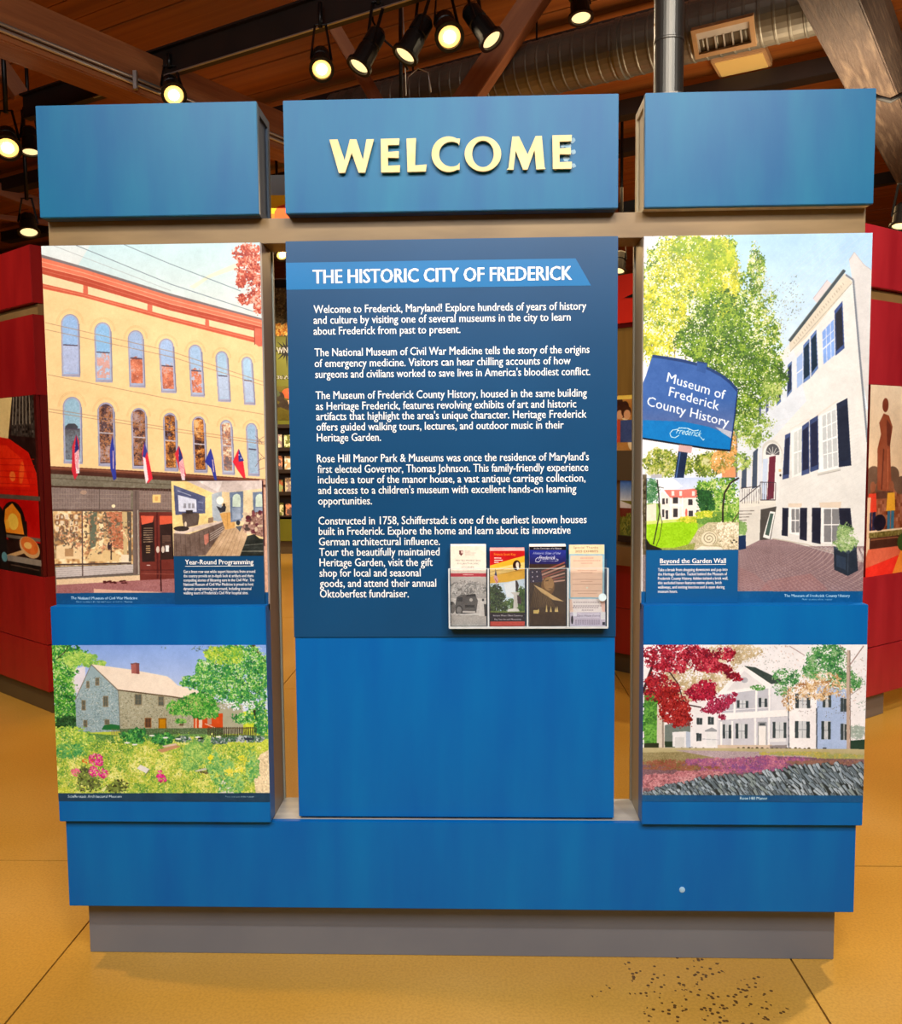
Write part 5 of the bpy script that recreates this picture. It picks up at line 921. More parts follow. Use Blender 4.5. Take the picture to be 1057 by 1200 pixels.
spotlight((681, 22), (678, -12), YS+.2, .03, 'single black spotlight in front of the reddish timber, pointing straight down', False, .055, hang=-1)
YL = float(at_z(204, 146, 3.55)[1])-.5
spotlight((204, 112), (199, 96), YL, .14, 'lit spotlight glaring just above the left header box', True, .06, light=14, hang=.16)
spotlight((9, 174), (8, 156), 3.0, .14, 'lit spotlight at the left edge beside the left header box', True, .07, hang=-1)
spotlight((36, 179), (34, 150), 3.7, .03, 'dark spotlight against the left edge of the left header box, pointing down', False, .06, hang=-1)
spotlight((34, 273), (32, 252), 4.8, .05, 'small far spotlight above the left red wall', False, .075, hang=-1)
spotlight((1055, 266), (1058, 240), 3.6, .03, 'small spotlight above the right red wall at the right edge', False, .06, hang=-1)
spotlight((331, 299), (326, 288), 5.8, .1, 'far lit spotlight seen through the left gap under the crossbeam', True, .06, hang=-1)
spotlight((724, 318), (728, 296), 5.0, .05, 'far spotlight seen through the right gap under the crossbeam', False, .06, hang=-1)
tag(tube('cable', [at_y(1012, 92+14, 2.6), at_y(1028, 104+10, 2.5), at_y(1043, 118, 2.5), at_y(1062, 108, 2.5)], .014, M['black']), 'black cable bundle crossing the weathered beam at the right', 'cable')

# ================================================================== THE STAND
W1, WI, ZT, ZB, ZP, ZQ, ZR, ZS, ZU = 1.1428, .530, 2.4620, 2.160, 2.0828, 1.0719, .445, .4404, .1817
YA, YC, YE, YB, YP = 0., -.0365, -.0176, .1528, .0496
stand = thing('welcome_stand', 'large blue free-standing welcome display wall with header boxes and photo boards', 'display stand')
def sbox(name, *a, m, bev=.0015, label=None, parent=None): return box(name, *a, m, parent or stand, bev=bev, label=label)
sbox('plinth', -1.1093, 1.1093, YP, YB-.01, 0, ZU, m=M['plinth'], label='grey laminate plinth')
bb = sbox('base_board', -1.134, 1.134, YE, YE+.018, ZU, ZS, m=M['blue'], label='long blue base board')
sbox('base_body', -1.13, 1.13, YE+.018, YB, ZU, ZS-.004, m=M['greyside']); sbox('ledge', -WI, WI, YE+.018, YB, ZS-.004, ZS, m=M['ledge'], bev=0)
sc = at_y(799.5, 1043, YE-.002); Mk = Matrix.Translation((sc[0], YE, sc[2])) @ Matrix.Rotation(math.pi/2, 4, 'X'); lathe('plug', [(.0085, 0), (.008, .002), (.003, .003)], Mk, M['plug'], bb, 16)
bb.children[0]['label'] = 'small pale plug in the blue base board'
sbox('crossbeam', -W1, W1, .045, YB, ZP+.008, ZB, m=M['maple'], bev=.001, label='grey-brown plywood crossbeam')
for s, mm, lab in ((-1, M['greyside'], 'left tower side in glossy blue-grey'), (1, M['olive'], 'right tower side in olive grey')):
    a, b = sorted((s*W1*.992, s*WI)); tw = sbox('tower_frame', a, b, .0205, YB-.012, ZS, ZP+.006, m=mm, label=lab)
    a, b = sorted((s*W1*.992, s*(WI-.004))); box('edge_strip', a, b, YB-.012, YB, ZS, ZP+.006, M['greyl'] if s < 0 else M['olive'], tw)
# header boxes
def header(x0, x1, mside, label, letters=False):
    h = sbox('header_box', x0, x1, YA, YA+.018, ZB, ZT, m=M['blue_up'], label=label); 
    bmh = bmesh.new(); x0i, x1i = x0+.002, x1-.002
    add_box(bmh, x0i, x1i, YA+.018, YA+.04, ZB, ZT-.001); add_box(bmh, x0i, x1i, YB-.022, YB, ZB, ZT-.001); add_box(bmh, x0i, x1i, YA+.04, YB-.022, ZT-.023, ZT-.001); add_box(bmh, x0i, x1i, YA+.04, YB-.022, ZB, ZB+.018); add_box(bmh, x0i+.006, x1i-.006, YA+.04, YB-.022, ZB+.018, ZT-.023)
    mesh_obj('box_frame', bmh, mside, h); return h
header(-W1, -.5284, M['greybox'], 'left blank blue header box'); hw = header(-.4555, .457, M['greybox'], 'middle blue header box with raised WELCOME letters'); header(.5284, W1, M['ply'], 'right blank blue header box with bare plywood sides')
# WELCOME letters: outlines measured on the sign's face
def LP(x, y): q = at_y(375+x/3.41, 150+y/3.41, -.010); return Vector((q[0], -.0135, q[2]))
E1 = [(243, 45), (318, 43), (316, 69), (272, 70), (272, 97), (315, 94), (315, 121), (272, 120), (272, 152), (320, 150), (319, 178), (245, 179)]
GL = dict(W=[(38, 48), (71, 47), (99, 131), (120, 47), (146, 47), (172, 129), (186, 47), (216, 46), (181, 180), (155, 180), (127, 101), (101, 180), (76, 181)],
          E=E1, L=[(346, 44), (384, 42), (380, 151), (427, 147), (423, 175), (350, 177)],
          M=[(746, 168), (753, 160), (768, 36), (795, 35), (829, 107), (861, 34), (886, 33), (897, 158), (901, 165), (864, 167), (857, 90), (829, 167), (811, 168), (782, 93), (773, 168)],
          E2=[(928, 31), (1006, 29), (1004, 54), (957, 56), (957, 83), (1002, 80), (1002, 107), (957, 106), (957, 138), (1006, 136), (1005, 164), (930, 165)])
th = [math.radians(a) for a in np.linspace(52, 308, 30)]
cpts = [(514+68*math.cos(t)*1.0, 106-71*math.sin(t)) for t in th]; cin = [(526+50*math.cos(t), 106-50*math.sin(t)) for t in th[::-1]]
GL['C'] = [(560, 44)]+cpts[1:-1]+[(558, 168), (558, 140)]+[q for q in cin if q[0] < 556 or True][1:-1]+[(556, 70)]
for k, lab in (('W', 0), ('E', 0), ('L', 0), ('C', 0)): 
    bmw = bmesh.new(); prism_pts(bmw, [LP(*q) for q in GL[k]], (0, .0075, 0)); o = mesh_obj('letter', bmw, M['cream'], hw); o['label'] = 'raised cream letter '+k
bmw = bmesh.new(); tt = np.linspace(0, 2*math.pi, 40, endpoint=False); ring_pts(bmw, [LP(651+73*math.cos(t), 105-70*math.sin(t)) for t in tt], [LP(651+43*math.cos(t), 105-53*math.sin(t)) for t in tt], (0, .0075, 0)); o = mesh_obj('letter', bmw, M['cream'], hw); o['label'] = 'raised cream letter O'
for k in ('M', 'E2'): bmw = bmesh.new(); prism_pts(bmw, [LP(*q) for q in GL[k]], (0, .0075, 0)); o = mesh_obj('letter', bmw, M['cream'], hw); o['label'] = 'raised cream letter '+k[0]+(', last of the word' if k == 'E2' else '')
for gx, gy, s in ((1008, 50, 11), (992, 72, 12), (1012, 96, 10), (985, 123, 13), (1014, 150, 9), (970, 70, 8)):
    bmw = bmesh.new(); pts = []
    for i in range(11): a = 2*math.pi*i/11; rr = s*R.uniform(.7, 1.2); q = at_y(375+(gx+rr*math.cos(a))/3.41, 150+(gy+rr*math.sin(a))/3.41, -.001); pts.append((q[0], -.001, q[2]))
    prism_pts(bmw, pts, (0, .001, 0)); o = mesh_obj('glue_patch', bmw, M['glue'], hw)
for k in range(7): # standoffs behind the letters
    cx = (128, 258, 362, 458, 592, 875, 942)[k]; 
    for cyy in (60, 160) if k not in (0, 3, 4, 5) else ((150,) if k == 0 else (105,) if k != 5 else (150,)):
        if k == 0: cx2 = 90
        else: cx2 = cx
        q = LP(cx2, cyy); lathe('standoff', [(.004, -.006), (.004, .0001)], Matrix.Translation((q.x, -.0001, q.z)) @ Matrix.Rotation(math.pi/2, 4, 'X') @ Matrix.Translation((0, 0, .0001)), M['cream'], hw, 8) if False else box('standoff', q.x-.003, q.x+.003, -.0061, 0, q.z-.003, q.z+.003, M['cream'], hw)
# centre board and its text panel
sbox('center_board', -.4545, .4555, YA+.0, YA+.0445, .4475, ZP-.001, m=M['blue'], label='tall blue centre board')
tp = sbox('text_panel', -.456, .457, YA-.004, YA, .9765, ZP+.001, m=M['navy'], bev=0, label='dark blue panel printed with white text')
YT = -.0046
bp1 = [at_y(*q, YT) for q in ((334.8, 306.8), (674.5, 302.8), (692.7, 334.6), (336.5, 340.8))]; bp1[0][0] = bp1[3][0] = -.456; bp1[0][2] = bp1[1][2]; bp1[3][2] = bp1[2][2]
bmw = bmesh.new(); prism_pts(bmw, [(q[0], YT, q[2]) for q in bp1], (0, .0006, 0)); tb = mesh_obj('title_band', bmw, M['band'], tp); tb['label'] = 'bright blue slanted title band'
def tline(bm, s, x0, x1, yb, cap_px, bold=0., y=-.0051, yb1=None):
    a = at_y(x0, yb, y); b = at_y(x1, yb1 if yb1 is not None else yb-(x1-x0)*(.0118-.000016*(yb-300)), y); c = at_y(x0, yb-cap_px, y)
    text_line(bm, s, a[0], b[0], (a[2]+b[2])/2, c[2]-a[2], y, bold)
bmw = bmesh.new(); tline(bmw, 'THE HISTORIC CITY OF FREDERICK', 367, 670, 332.2, 16, .028, -.0056, 328); mesh_obj('title_lettering', bmw, M['white'], tp)
PAR = [[('Welcome to Frederick, Maryland! Explore hundreds of years of history', 367.6, 686.9, 366.6), ('and culture by visiting one of several museums in the city to learn', 367.6, 668.6, 379.2), ('about Frederick from past to present.', 367.6, 539.5, 392.2)],
 [('The National Museum of Civil War Medicine tells the story of the origins', 368.8, 690.7, 417.2), ('of emergency medicine. Visitors can hear chilling accounts of how', 368.8, 668.6, 430), ("surgeons and civilians worked to save lives in America's bloodiest conflict.", 369.6, 691.5, 442.8)],
 [('The Museum of Frederick County History, housed in the same building', 370, 687.6, 467.7), ('as Heritage Frederick, features revolving exhibits of art and historic', 370.3, 675.2, 480.3), ("artifacts that highlight the area's unique character. Heritage Frederick", 370.7, 687.3, 492.3), ('offers guided walking tours, lectures, and outdoor music in their', 371, 660.5, 504.7), ('Heritage Garden.', 371.5, 446.4, 517.3)],
 [("Rose Hill Manor Park & Museums was once the residence of Maryland's", 371.5, 690, 541.9), ('first elected Governor, Thomas Johnson. This family-friendly experience', 372.3, 689.2, 554.3), ('includes a tour of the manor house, a vast antique carriage collection,', 372.7, 686, 566.7), ("and access to a children's museum with excellent hands-on learning", 373, 675.2, 579.1), ('opportunities.', 373, 435.9, 591.5)],
 [('Constructed in 1758, Schifferstadt is one of the earliest known houses', 373.4, 687.3, 615), ('built in Frederick. Explore the home and learn about its innovative', 373.8, 668.6, 627.2), ('German architectural influence.', 373.8, 515.4, 639.4), ('Tour the beautifully maintained', 374.2, 515, 651.6), ('Heritage Garden, visit the gift', 374.6, 506.9, 663.8), ('shop for local and seasonal', 374.6, 492.9, 676), ('goods, and attend their annual', 375, 511.1, 688.2), ('Oktoberfest fundraiser.', 375, 479, 700.4)]]
for k, par in enumerate(PAR):
    bmw = bmesh.new()
    for s, x0, x1, yb in par: tline(bmw, s, x0, x1, yb, 9.2, .012)
    o = mesh_obj('paragraph_lettering', bmw, M['white'], tp)
# photo boards
def print_board(name, x0, x1, z0, z1, yf, thick, pic, m_edge, label, parent=stand):
    c4 = board_c4(x0, x1, z0, z1, yf); p = pic(c4); o = sheet(name, c4, thick, (0, 1, 0), p.material(name+'_print'), m_edge, parent, label); return o
WP = mat('white_board_edge', (222, 224, 226), .4, nscale=10)
print_board('photo_board', -W1, -.5284, ZQ-.02, ZP, YA, .020, pic_building, WP, 'photo board of a cream building with arched windows and flags')
print_board('photo_board', .5284, W1, ZQ-.02, ZP, YA, .020, pic_museum, WP, 'photo board of a white brick house, autumn tree and blue street sign')
def lower(s, pic, zt, zb, label):
    a, b = sorted((s*W1, s*.5284)); lb = sbox('lower_board', a, b, YC, YA+.0195, ZR, ZQ, m=M['blue'], label=('left' if s < 0 else 'right')+' thick blue lower board')
    print_board('photo_sheet', a+.0005, b-.0005, zb, zt, YC-.0012, .0012, pic, M['navy'], label, lb)
zt = at_y(190, 755.8, YC)[2]; zb = at_y(190, 939, YC)[2]; lower(-1, pic_stonehouse, zt, zb, 'photo of a stone farmhouse in a flowering garden')
zt = at_y(885, 755.4, YC)[2]; zb = at_y(885, 939.5, YC)[2]; lower(1, pic_manor, zt, zb, 'photo of a white manor house with a red maple')
# inset boards
def inset(px0, px1, pt, pm, pic, mplate, title, tx, rows, rx, label):
    yf = -.0065; x0 = at_y(px0[0], px0[1], yf)[0]; x1 = at_y(px1[0], px1[1], yf)[0]; zt = at_y((px0[0]+px1[0])/2, pt, yf)[2]; zm = at_y((px0[0]+px1[0])/2, pm, yf)[2]
    ib = box('inset_board', x0, x1, yf+.0006, YA, ZQ+.0005, zt, mplate, stand, label=label)
    print_board('inset_photo', x0, x1, zm, zt, yf, .0006, pic, mplate, None, ib)
    bmw = bmesh.new(); yt = yf-.0001
    tline(bmw, title, tx[0], tx[1], tx[2], 5.6, .02, yt, tx[2]); a = at_y(tx[0], tx[3], yt); b = at_y(tx[1], tx[3], yt); add_box(bmw, a[0], b[0], yt, yt+.0004, a[2]-.0007, a[2]+.0007)
    mesh_obj('title_lettering', bmw, M['white'], ib); bmw = bmesh.new()
    for (s, xe), y in zip(rows, rx[1:]): tline(bmw, s, rx[0], xe, y, 3.5, .012, yt, y)
    mesh_obj('text_lettering', bmw, M['white'], ib); return ib
inset((203, 640), (308.6, 640), 563.6, 651.5, pic_lecture, M['navy'], 'Year-Round Programming', (217, 297, 661.3, 663.6),
      [('Get a front row seat while expert historians from around', 299), ('the country provide an in-depth look at artifacts and share', 297), ('compelling stories of lifesaving care in the Civil War. The', 298), ('National Museum of Civil War Medicine is proud to host', 297), ('dynamic programming year-round, including seasonal', 294.5), ("walking tours of Frederick's Civil War hospital sites.", 291)],
      (215.2, 671.4, 676.4, 681.4, 686.4, 691.4, 696.4), 'inset board on year-round programming with a lecture room photo')
inset((757.7, 600), (866, 600), 559.8, 644.3, pic_garden, mat('ocean_blue_plate', (2, 84, 140), .35, nscale=2), 'Beyond the Garden Wall', (773.5, 850.5, 660, 661.8),
      [('Take a break from shopping downtown and pop into', 852.5), ('the Heritage Garden. Tucked behind the Museum of', 852), ('Frederick County History, hidden behind a brick wall,', 853), ('this secluded haven features native plants, brick', 846), ('walkways, and inviting benches and is open during', 849), ('museum hours.', 794)],
      (771, 669.2, 674.3, 679.4, 684.5, 689.6, 694.7), 'inset board about the garden with a garden photo')

# ================================================================== BROCHURE HOLDER AND BROCHURES
YH = -.040
def hx(px, py=700, y=-.038): return at_y(px, py, y)[0]
def hz(py, px=620, y=-.038): return at_y(px, py, y)[2]
X0, X1, Z0, Z1 = hx(526), hx(712.5), hz(735.5), hz(666)
hold = thing('brochure_holder', 'clear acrylic four-pocket brochure holder fixed on the dark blue text panel', 'brochure holder', ((X0+X1)/2, -.0045, Z0))
box('back_plate', X0, X1, -.0068, -.0045, Z0, Z1+.02, M['acrylic'], hold); box('front_plate', X0, X1, YH, YH+.0022, Z0, Z1, M['acrylic'], hold); box('bottom_plate', X0, X1, YH, -.0045, Z0-.0025, Z0, M['acryledge'], hold)
DV = [X0, hx(571.8), hx(617.7), hx(665), X1-.0022]
for d in DV: box('divider', d, d+.0022, YH+.0022, -.0068, Z0, Z1-.002, M['acrylic'], hold)
for d in DV: box('front_edge', d-.001, d+.0032, YH-.0008, YH, Z0, Z1, M['acryledge'], hold)
box('front_lip', X0, X1, YH-.0006, YH, Z0, Z0+.0035, M['acryledge'], hold); 
bmw = bmesh.new(); add_box(bmw, X0, X1, YH-.0003, YH+.0005, Z1-.0008, Z1+.0004); mesh_obj('front_rim', bmw, M['acryledge'], hold)
q = at_y(706, 700, YH-.0015); lathe('sticker', [(.011, 0), (.011, .0008)], Matrix.Translation((q[0], YH-.0006, q[2])) @ Matrix.Rotation(math.pi/2, 4, 'X'), mat('pale_dot', (206, 226, 232), .3, nscale=60), hold, 20)
def brochure(l, r, t, b, pic, label, n, edge, front, gap=.0012, name='brochure', zoff=0):
    y = front; x0, x1 = at_y(l, (t+b)/2, y)[0], at_y(r, (t+b)/2, y)[0]; zt = at_y((l+r)/2, t, y)[2]; zb = max(at_y((l+r)/2, b, y)[2], Z0+.0002) if zoff == 0 else at_y((l+r)/2, b, y)[2]
    c4 = board_c4(x0, x1, zb, zt, y); p = pic(c4); t_ = thing(name, label, 'brochure' if name == 'brochure' else 'card', ((x0+x1)/2, y, zb))
    sheet('cover', c4, .0005, (0, 1, 0), p.material(name+'_cover'), edge, t_)
    for k in range(n): box('page_stack', x0+.0006*(k % 2), x1-.0004*(k % 3), y+.0006+k*.0024, y+.0029+k*.0024, zb, zt-.0012+.0012*(k+1), edge, t_)
    return t_
brochure(528.2, 569.8, 640, 733.6, pic_bro1, 'cream brochure with red stripe and old car photo, in the first pocket from the left', 5, M['paper'], -.0300)
brochure(574.2, 614.8, 645.5, 733.6, pic_bro2, 'red brochure with yellow banner and monument photo, in the second pocket', 7, M['paperp'], -.0325)
brochure(620.4, 663.2, 640.5, 733.6, pic_bro3, 'dark brown and blue brochure with a flag over a face, in the third pocket', 6, M['paper'], -.0320)
brochure(666.8, 708.2, 638.3, 733.6, pic_bro4, 'tall pale blue card with peach text field, in the fourth pocket', 1, M['paper'], -.0240, name='card')
brochure(667.4, 709.0, 702, 733.8, lambda c: pic_card(c, 0), 'short cream and pink card standing in front of the tall pale blue card', 1, M['paper'], -.0290, name='card')
brochure(668.0, 709.4, 717.4, 734, lambda c: pic_card(c, 1), 'shortest lilac card at the front of the fourth pocket', 1, M['paper'], -.0340, name='card')

# ================================================================== DISPLAYS BEHIND
def local(P, d):
    d = Vector((d[0], d[1], 0)).normalized(); n = Vector((-d.y, d.x, 0))
    if n.y < 0: n = -n
    return Matrix(((d.x, n.x, 0, P[0]), (d.y, n.y, 0, P[1]), (0, 0, 1, 0), (0, 0, 0, 1))), d, n
def hit(P, d, px, py):
    r = ray(px, py); n = np.array([-d[1], d[0]]); t = ((np.array(P[:2])-CAM[:2])@n)/(r[:2]@n); X = CAM+t*r; return float((X[:2]-np.array(P[:2]))@np.array([d[0], d[1]])), float(X[2])
def red_wall(P, d, s0, s1, ps0, ps1, label, mr, pic, sp, plab, flip=1, mp=None, levels=None):
    G, dv, nv = local(P, d); t = thing('display_wall', label, 'display wall', (P[0], P[1], 0))
    z = levels or dict(pl=.135, seam=.41, pb=.80, pt=1.83, b0=2.275, b1=2.335, top=2.655)
    box('plinth', ps0, ps1, .0, .18, 0, z['pl'], mp or M['brownp'], t, G, bev=.002)
    box('lower_panel', s0, s1, -.03, .15, z['pl'], z['seam']-.004, mr, t, G, bev=.002); box('middle_panel', s0, s1, -.03, .15, z['seam'], z['pb'], mr, t, G, bev=.002)
    box('inner_frame', s0+.002, s1-.002, -.005, .15, z['pb'], z['pt'], M['redd'], t, G); box('upper_panel', s0, s1, -.03, .15, z['pt'], z['b0'], mr, t, G, bev=.002)
    box('wood_strip', s0, s1, .0, .15, z['b0'], z['b1'], M['khaki'], t, G); box('top_panel', s0, s1, -.03, .15, z['b1']+.004, z['top'], mr, t, G, bev=.002)
    c4 = [G @ Vector((a, -.028, b)) for a, b in ((sp[0], z['pt']), (sp[1], z['pt']), (sp[1], z['pb']), (sp[0], z['pb']))]
    sheet('photo_print', c4, .02, nv, pic.material('wall_photo'), M['redd'], t, plab); return t, G
def pic_oven(sw):
    # sw metres wide, 1.03 high; right end is what the photo shows
    W_, H_ = sw*100, 103; p = pic_unit(W_, H_, (36, 16, 14), 5, 31); X = W_
    p.rect(0, 0, X, 18, (60, 40, 36)); p.poly([(X-70, 0), (X-30, 0), (X-38, 26), (X-70, 26)], (240, 214, 150)); p.poly([(X-30, 0), (X-3, 0), (X-3, 24), (X-34, 22)], (52, 44, 40), noise=16, cell=1.5)
    for k in range(6): p.line([(X-28+k*4, 0), (X-31+k*4.5, 16)], 1, (150, 140, 124))
    p.rect(X-2.5, 0, X, 103, (70, 14, 12)); p.poly([(0, 30), (X-60, 22), (X-36, 24), (X-12, 32), (X-3, 44), (X-2, 57), (0, 57)], (214, 24, 8)); p.poly([(0, 34), (X-60, 27), (X-40, 28), (X-20, 36), (X-12, 52), (0, 55)], (240, 44, 14))
    p.ell(X-22, 44, 3, 7, (250, 90, 30), rot=.3); p.ell(X-34, 46, 4, 3, (255, 120, 50)); 
    for k in range(6): p.line([(0, 34+k*4), (X-5, 36+k*3.6)], .4, (196, 20, 8))
    p.rect(0, 57, X, 59.5, (96, 84, 76)); p.rect(0, 59.5, X-2, 84, (190, 12, 10)); p.ell(X-36, 73, 16, 12, (28, 16, 14)); p.rect(X-56, 72, X-18, 82, (28, 16, 14)); p.poly([(X-50, 80), (X-46, 66), (X-36, 62), (X-26, 68), (X-22, 80)], (246, 150, 40)); p.ell(X-36, 73, 7, 5, (255, 216, 90)); p.ell(X-44, 75, 3, 3, (255, 190, 60))
    p.rect(0, 81, X-2, 83, (110, 100, 92)); p.poly([(X-62, 59), (X-50, 66), (X-46, 80), (X-46, 103), (X-80, 103), (X-80, 60)], (20, 16, 18)); p.ell(X-16, 87, 13, 6, (210, 170, 120), rot=.15); p.ell(X-16, 86, 11, 4.8, (220, 110, 40), rot=.15); p.ell(X-18, 86, 5, 2, (244, 196, 110)); p.line([(X-48, 95), (X-24, 90)], 2.4, (206, 170, 120)); p.ell(X-50, 95, 4, 3, (90, 150, 170))
    p.rect(X-46, 93.5, X-2, 97, (140, 134, 128)); p.rect(X-44, 97, X-3, 103, (18, 14, 16)); p.line([(X-42, 99), (X-5, 99.5)], .6, (90, 70, 60)); return p.grain(5)
Lsh, _ = hit((-2.954, 2.821), (.789, -.615), 45, 500)
SPL = .725; swl = 2.6
red_wall((-2.954, 2.821), (.789, -.615), -2.3, .735, -2.25, .71, 'dark red display wall with a pizza oven photo, left of the welcome stand', M['red'], pic_oven(swl), (.725-swl, .725), 'photo of a glowing red pizza oven')
def pic_statue(sw):
    W_, H_ = sw*100, 103; p = pic_unit(W_, H_, (240, 222, 196), 5, 32); p.grad([(0, 0), (W_, 0), (W_, 60), (0, 60)], (246, 232, 214), (236, 208, 176)); p.rect(0, 52, W_, 78, (150, 90, 66), noise=16, cell=2)
    for x in range(-4, int(W_), 9): p.ell(x, 52+4*math.sin(x), 7, 5, (110, 84, 70)); 
    p.poly([(9, 56), (8, 34), (11, 26), (9, 20), (13, 15), (18, 16), (22, 22), (20, 32), (23, 58)], (150, 78, 54)); p.ell(14.5, 10.5, 3, 3.8, (130, 64, 46)); p.poly([(16, 18), (21, 22), (20, 33), (17, 32)], (106, 50, 38)); p.line([(14, 34), (13, 56)], 1.2, (100, 48, 36)); p.line([(18, 34), (19, 56)], 1, (184, 104, 74)); p.rect(8, 57, 24, 61, (96, 60, 50))
    for x, c, l in ((4, (230, 70, 50), (40, 40, 80)), (22, (240, 180, 60), (60, 120, 160)), (38, (220, 60, 90), (200, 150, 120)), (50, (60, 70, 110), (40, 40, 50)), (64, (230, 120, 60), (60, 60, 70))): p.poly([(x-3, 58), (x+4, 58), (x+5, 68), (x-4, 68)], c); p.ell(x+.5, 54.5, 2.4, 3, (150, 90, 66)); p.rect(x-2.6, 68, x+.2, 78, l); p.rect(x+1, 68, x+4, 78, l)
    p.ell(12, 74, 6, 4.5, (30, 26, 44)); p.rect(0, 79, W_, 82, (120, 110, 60), noise=18, cell=1); p.rect(3, 82, W_, 88, (72, 40, 32)); p.line([(4, 83), (W_, 84)], .8, (140, 90, 66)); p.poly([(0, 88), (W_, 88), (W_, 103), (0, 103)], (226, 110, 84)); p.poly([(0, 98), (40, 92), (W_, 90), (W_, 103), (0, 103)], (244, 50, 40)); p.poly([(26, 103), (34, 90), (60, 94), (60, 103)], (250, 150, 60)); p.ell(36, 86, 6, 5, (60, 84, 40)); p.poly([(0, 60), (3, 60), (2, 88), (0, 92)], (236, 206, 180)); return p.grain(5)
red_wall((2.219, 2.313), (.82, .572), -.9, 3.0, -.85, .16, 'crimson display wall with a statue photo, right of the welcome stand', M['redr'], pic_statue(2.6), (-.1, 2.5), 'photo of a bronze statue over a sunny plaza with people', mp=M['greyp'])
# wall seen through the right gap
def gap_wall():
    P, d = (1.0, 3.32), (.72, -.694); G, dv, nv = local(P, d); t = thing('display_wall', 'red and olive display wall seen through the right gap behind the stand', 'display wall', (*P, 0))
    Z = lambda py: hit(P, d, 730, py)[1]
    z = {k: Z(k) for k in (787, 765, 712, 660, 628, 563, 545, 528, 463, 384, 381, 350, 323)}; s0, s1 = -.55, .62
    box('plinth', s0, s1, .02, .2, 0, z[765], M['brownp'], t, G); box('lower_panel', s0, s1, -.02, .2, z[765], z[712]-.004, M['red'], t, G); box('middle_panel', s0, s1, -.02, .2, z[712], z[660], M['red'], t, G)
    box('shelf_board', s0, s1, -.10, .2, z[660], z[628]-.06, M['khaki'], t, G); box('olive_panel', s0, s1, .04, .2, z[628]-.06, z[563], M['khaki'], t, G); box('dark_ledge', s0, s1, -.01, .2, z[563], z[528], M['brownp'], t, G)
    box('upper_backing', s0, s1, .03, .2, z[528], z[463], M['khaki'], t, G); box('wood_panel', s0, s1, .01, .2, z[463], z[384], mat('olive_wood_panel', (120, 90, 34), .5, c2=(136, 104, 44), scale=(6, 6, .5), nscale=3), t, G); box('dark_strip', s0, s1, .0, .2, z[384], z[381]+.01, M['redd'], t, G)  # thin dark red strip between the wood panel and the top panel
    box('top_panel', s0, s1, -.02, .2, z[381]+.01, z[323], mat('orange_red_board', (206, 40, 24), .4, nscale=3), t, G)
    a = [G @ Vector((q, -.021, zz)) for q, zz in ((.06, z[350]), (.26, z[350]+.05), (.26, z[350]-.02))]; bmx = bmesh.new(); prism_pts(bmx, a, -nv*.004); mesh_obj('dark_arrow', bmx, M['black'], t)
    p = pic_unit(100, 40, (190, 130, 60), 5, 41)
    for k in range(70): x, y = p.r.uniform(0, 100), p.r.uniform(2, 38); p.ell(x, y, p.r.uniform(2, 6), p.r.uniform(2, 6), [(60, 34, 24), (240, 214, 160), (206, 140, 60), (110, 60, 34), (70, 80, 130), (250, 230, 190), (180, 60, 40)][p.r.integers(7)])
    for x in (12, 30, 47, 52, 66, 85): p.ell(x, 12, 3.4, 4.5, (70, 40, 26)); p.ell(x+.5, 14, 2.4, 3.4, (226, 170, 120)); p.rect(x-4, 18, x+5, 34, [(240, 220, 180), (60, 80, 130), (200, 80, 50)][x % 3])
    p.rect(0, 0, 100, 3, (250, 214, 90)); sheet('people_print', [G @ Vector((a, .012, b)) for a, b in ((s0+.02, z[463]), (s1-.02, z[463]), (s1-.02, z[528]), (s0+.02, z[528]))], .018, nv, p.grain(6).material('people_print'), M['khaki'], t, 'photo of people in warm light')
    p = pic_unit(40, 60, (120, 120, 40), 5, 42); p.grad([(0, 0), (40, 0), (40, 22), (0, 22)], (60, 110, 190), (216, 226, 230)); p.poly([(0, 22), (40, 30), (40, 38), (0, 30)], (230, 226, 216)); p.rect(0, 30, 40, 40, (120, 50, 34)); p.leaves([(20, 50, 22, 12)], 220, [(110, 120, 40), (150, 150, 60), (80, 96, 36)], 1.6); p.rect(22, 44, 40, 60, (190, 110, 50), noise=20, cell=2)
    sa, sb = hit(P, d, 727, 600)[0], hit(P, d, 752, 600)[0]; tb_ = thing('picture_card', 'small framed barn and sky picture seen through the right gap', 'picture', G @ Vector(((sa+sb)/2, .0, z[628])))
    sheet('picture_print', [G @ Vector((a, -.004, b)) for a, b in ((sa, z[563]-.0), (sb, z[563]), (sb, z[628]+.005), (sa, z[628]+.005))], .004, nv, p.grain(5).material('barn_print'), M['shelf'], tb_); box('card_foot', sa, sb, -.03, .012, z[628]-.035, z[628]+.005, M['shelf'], tb_, G)
gap_wall()
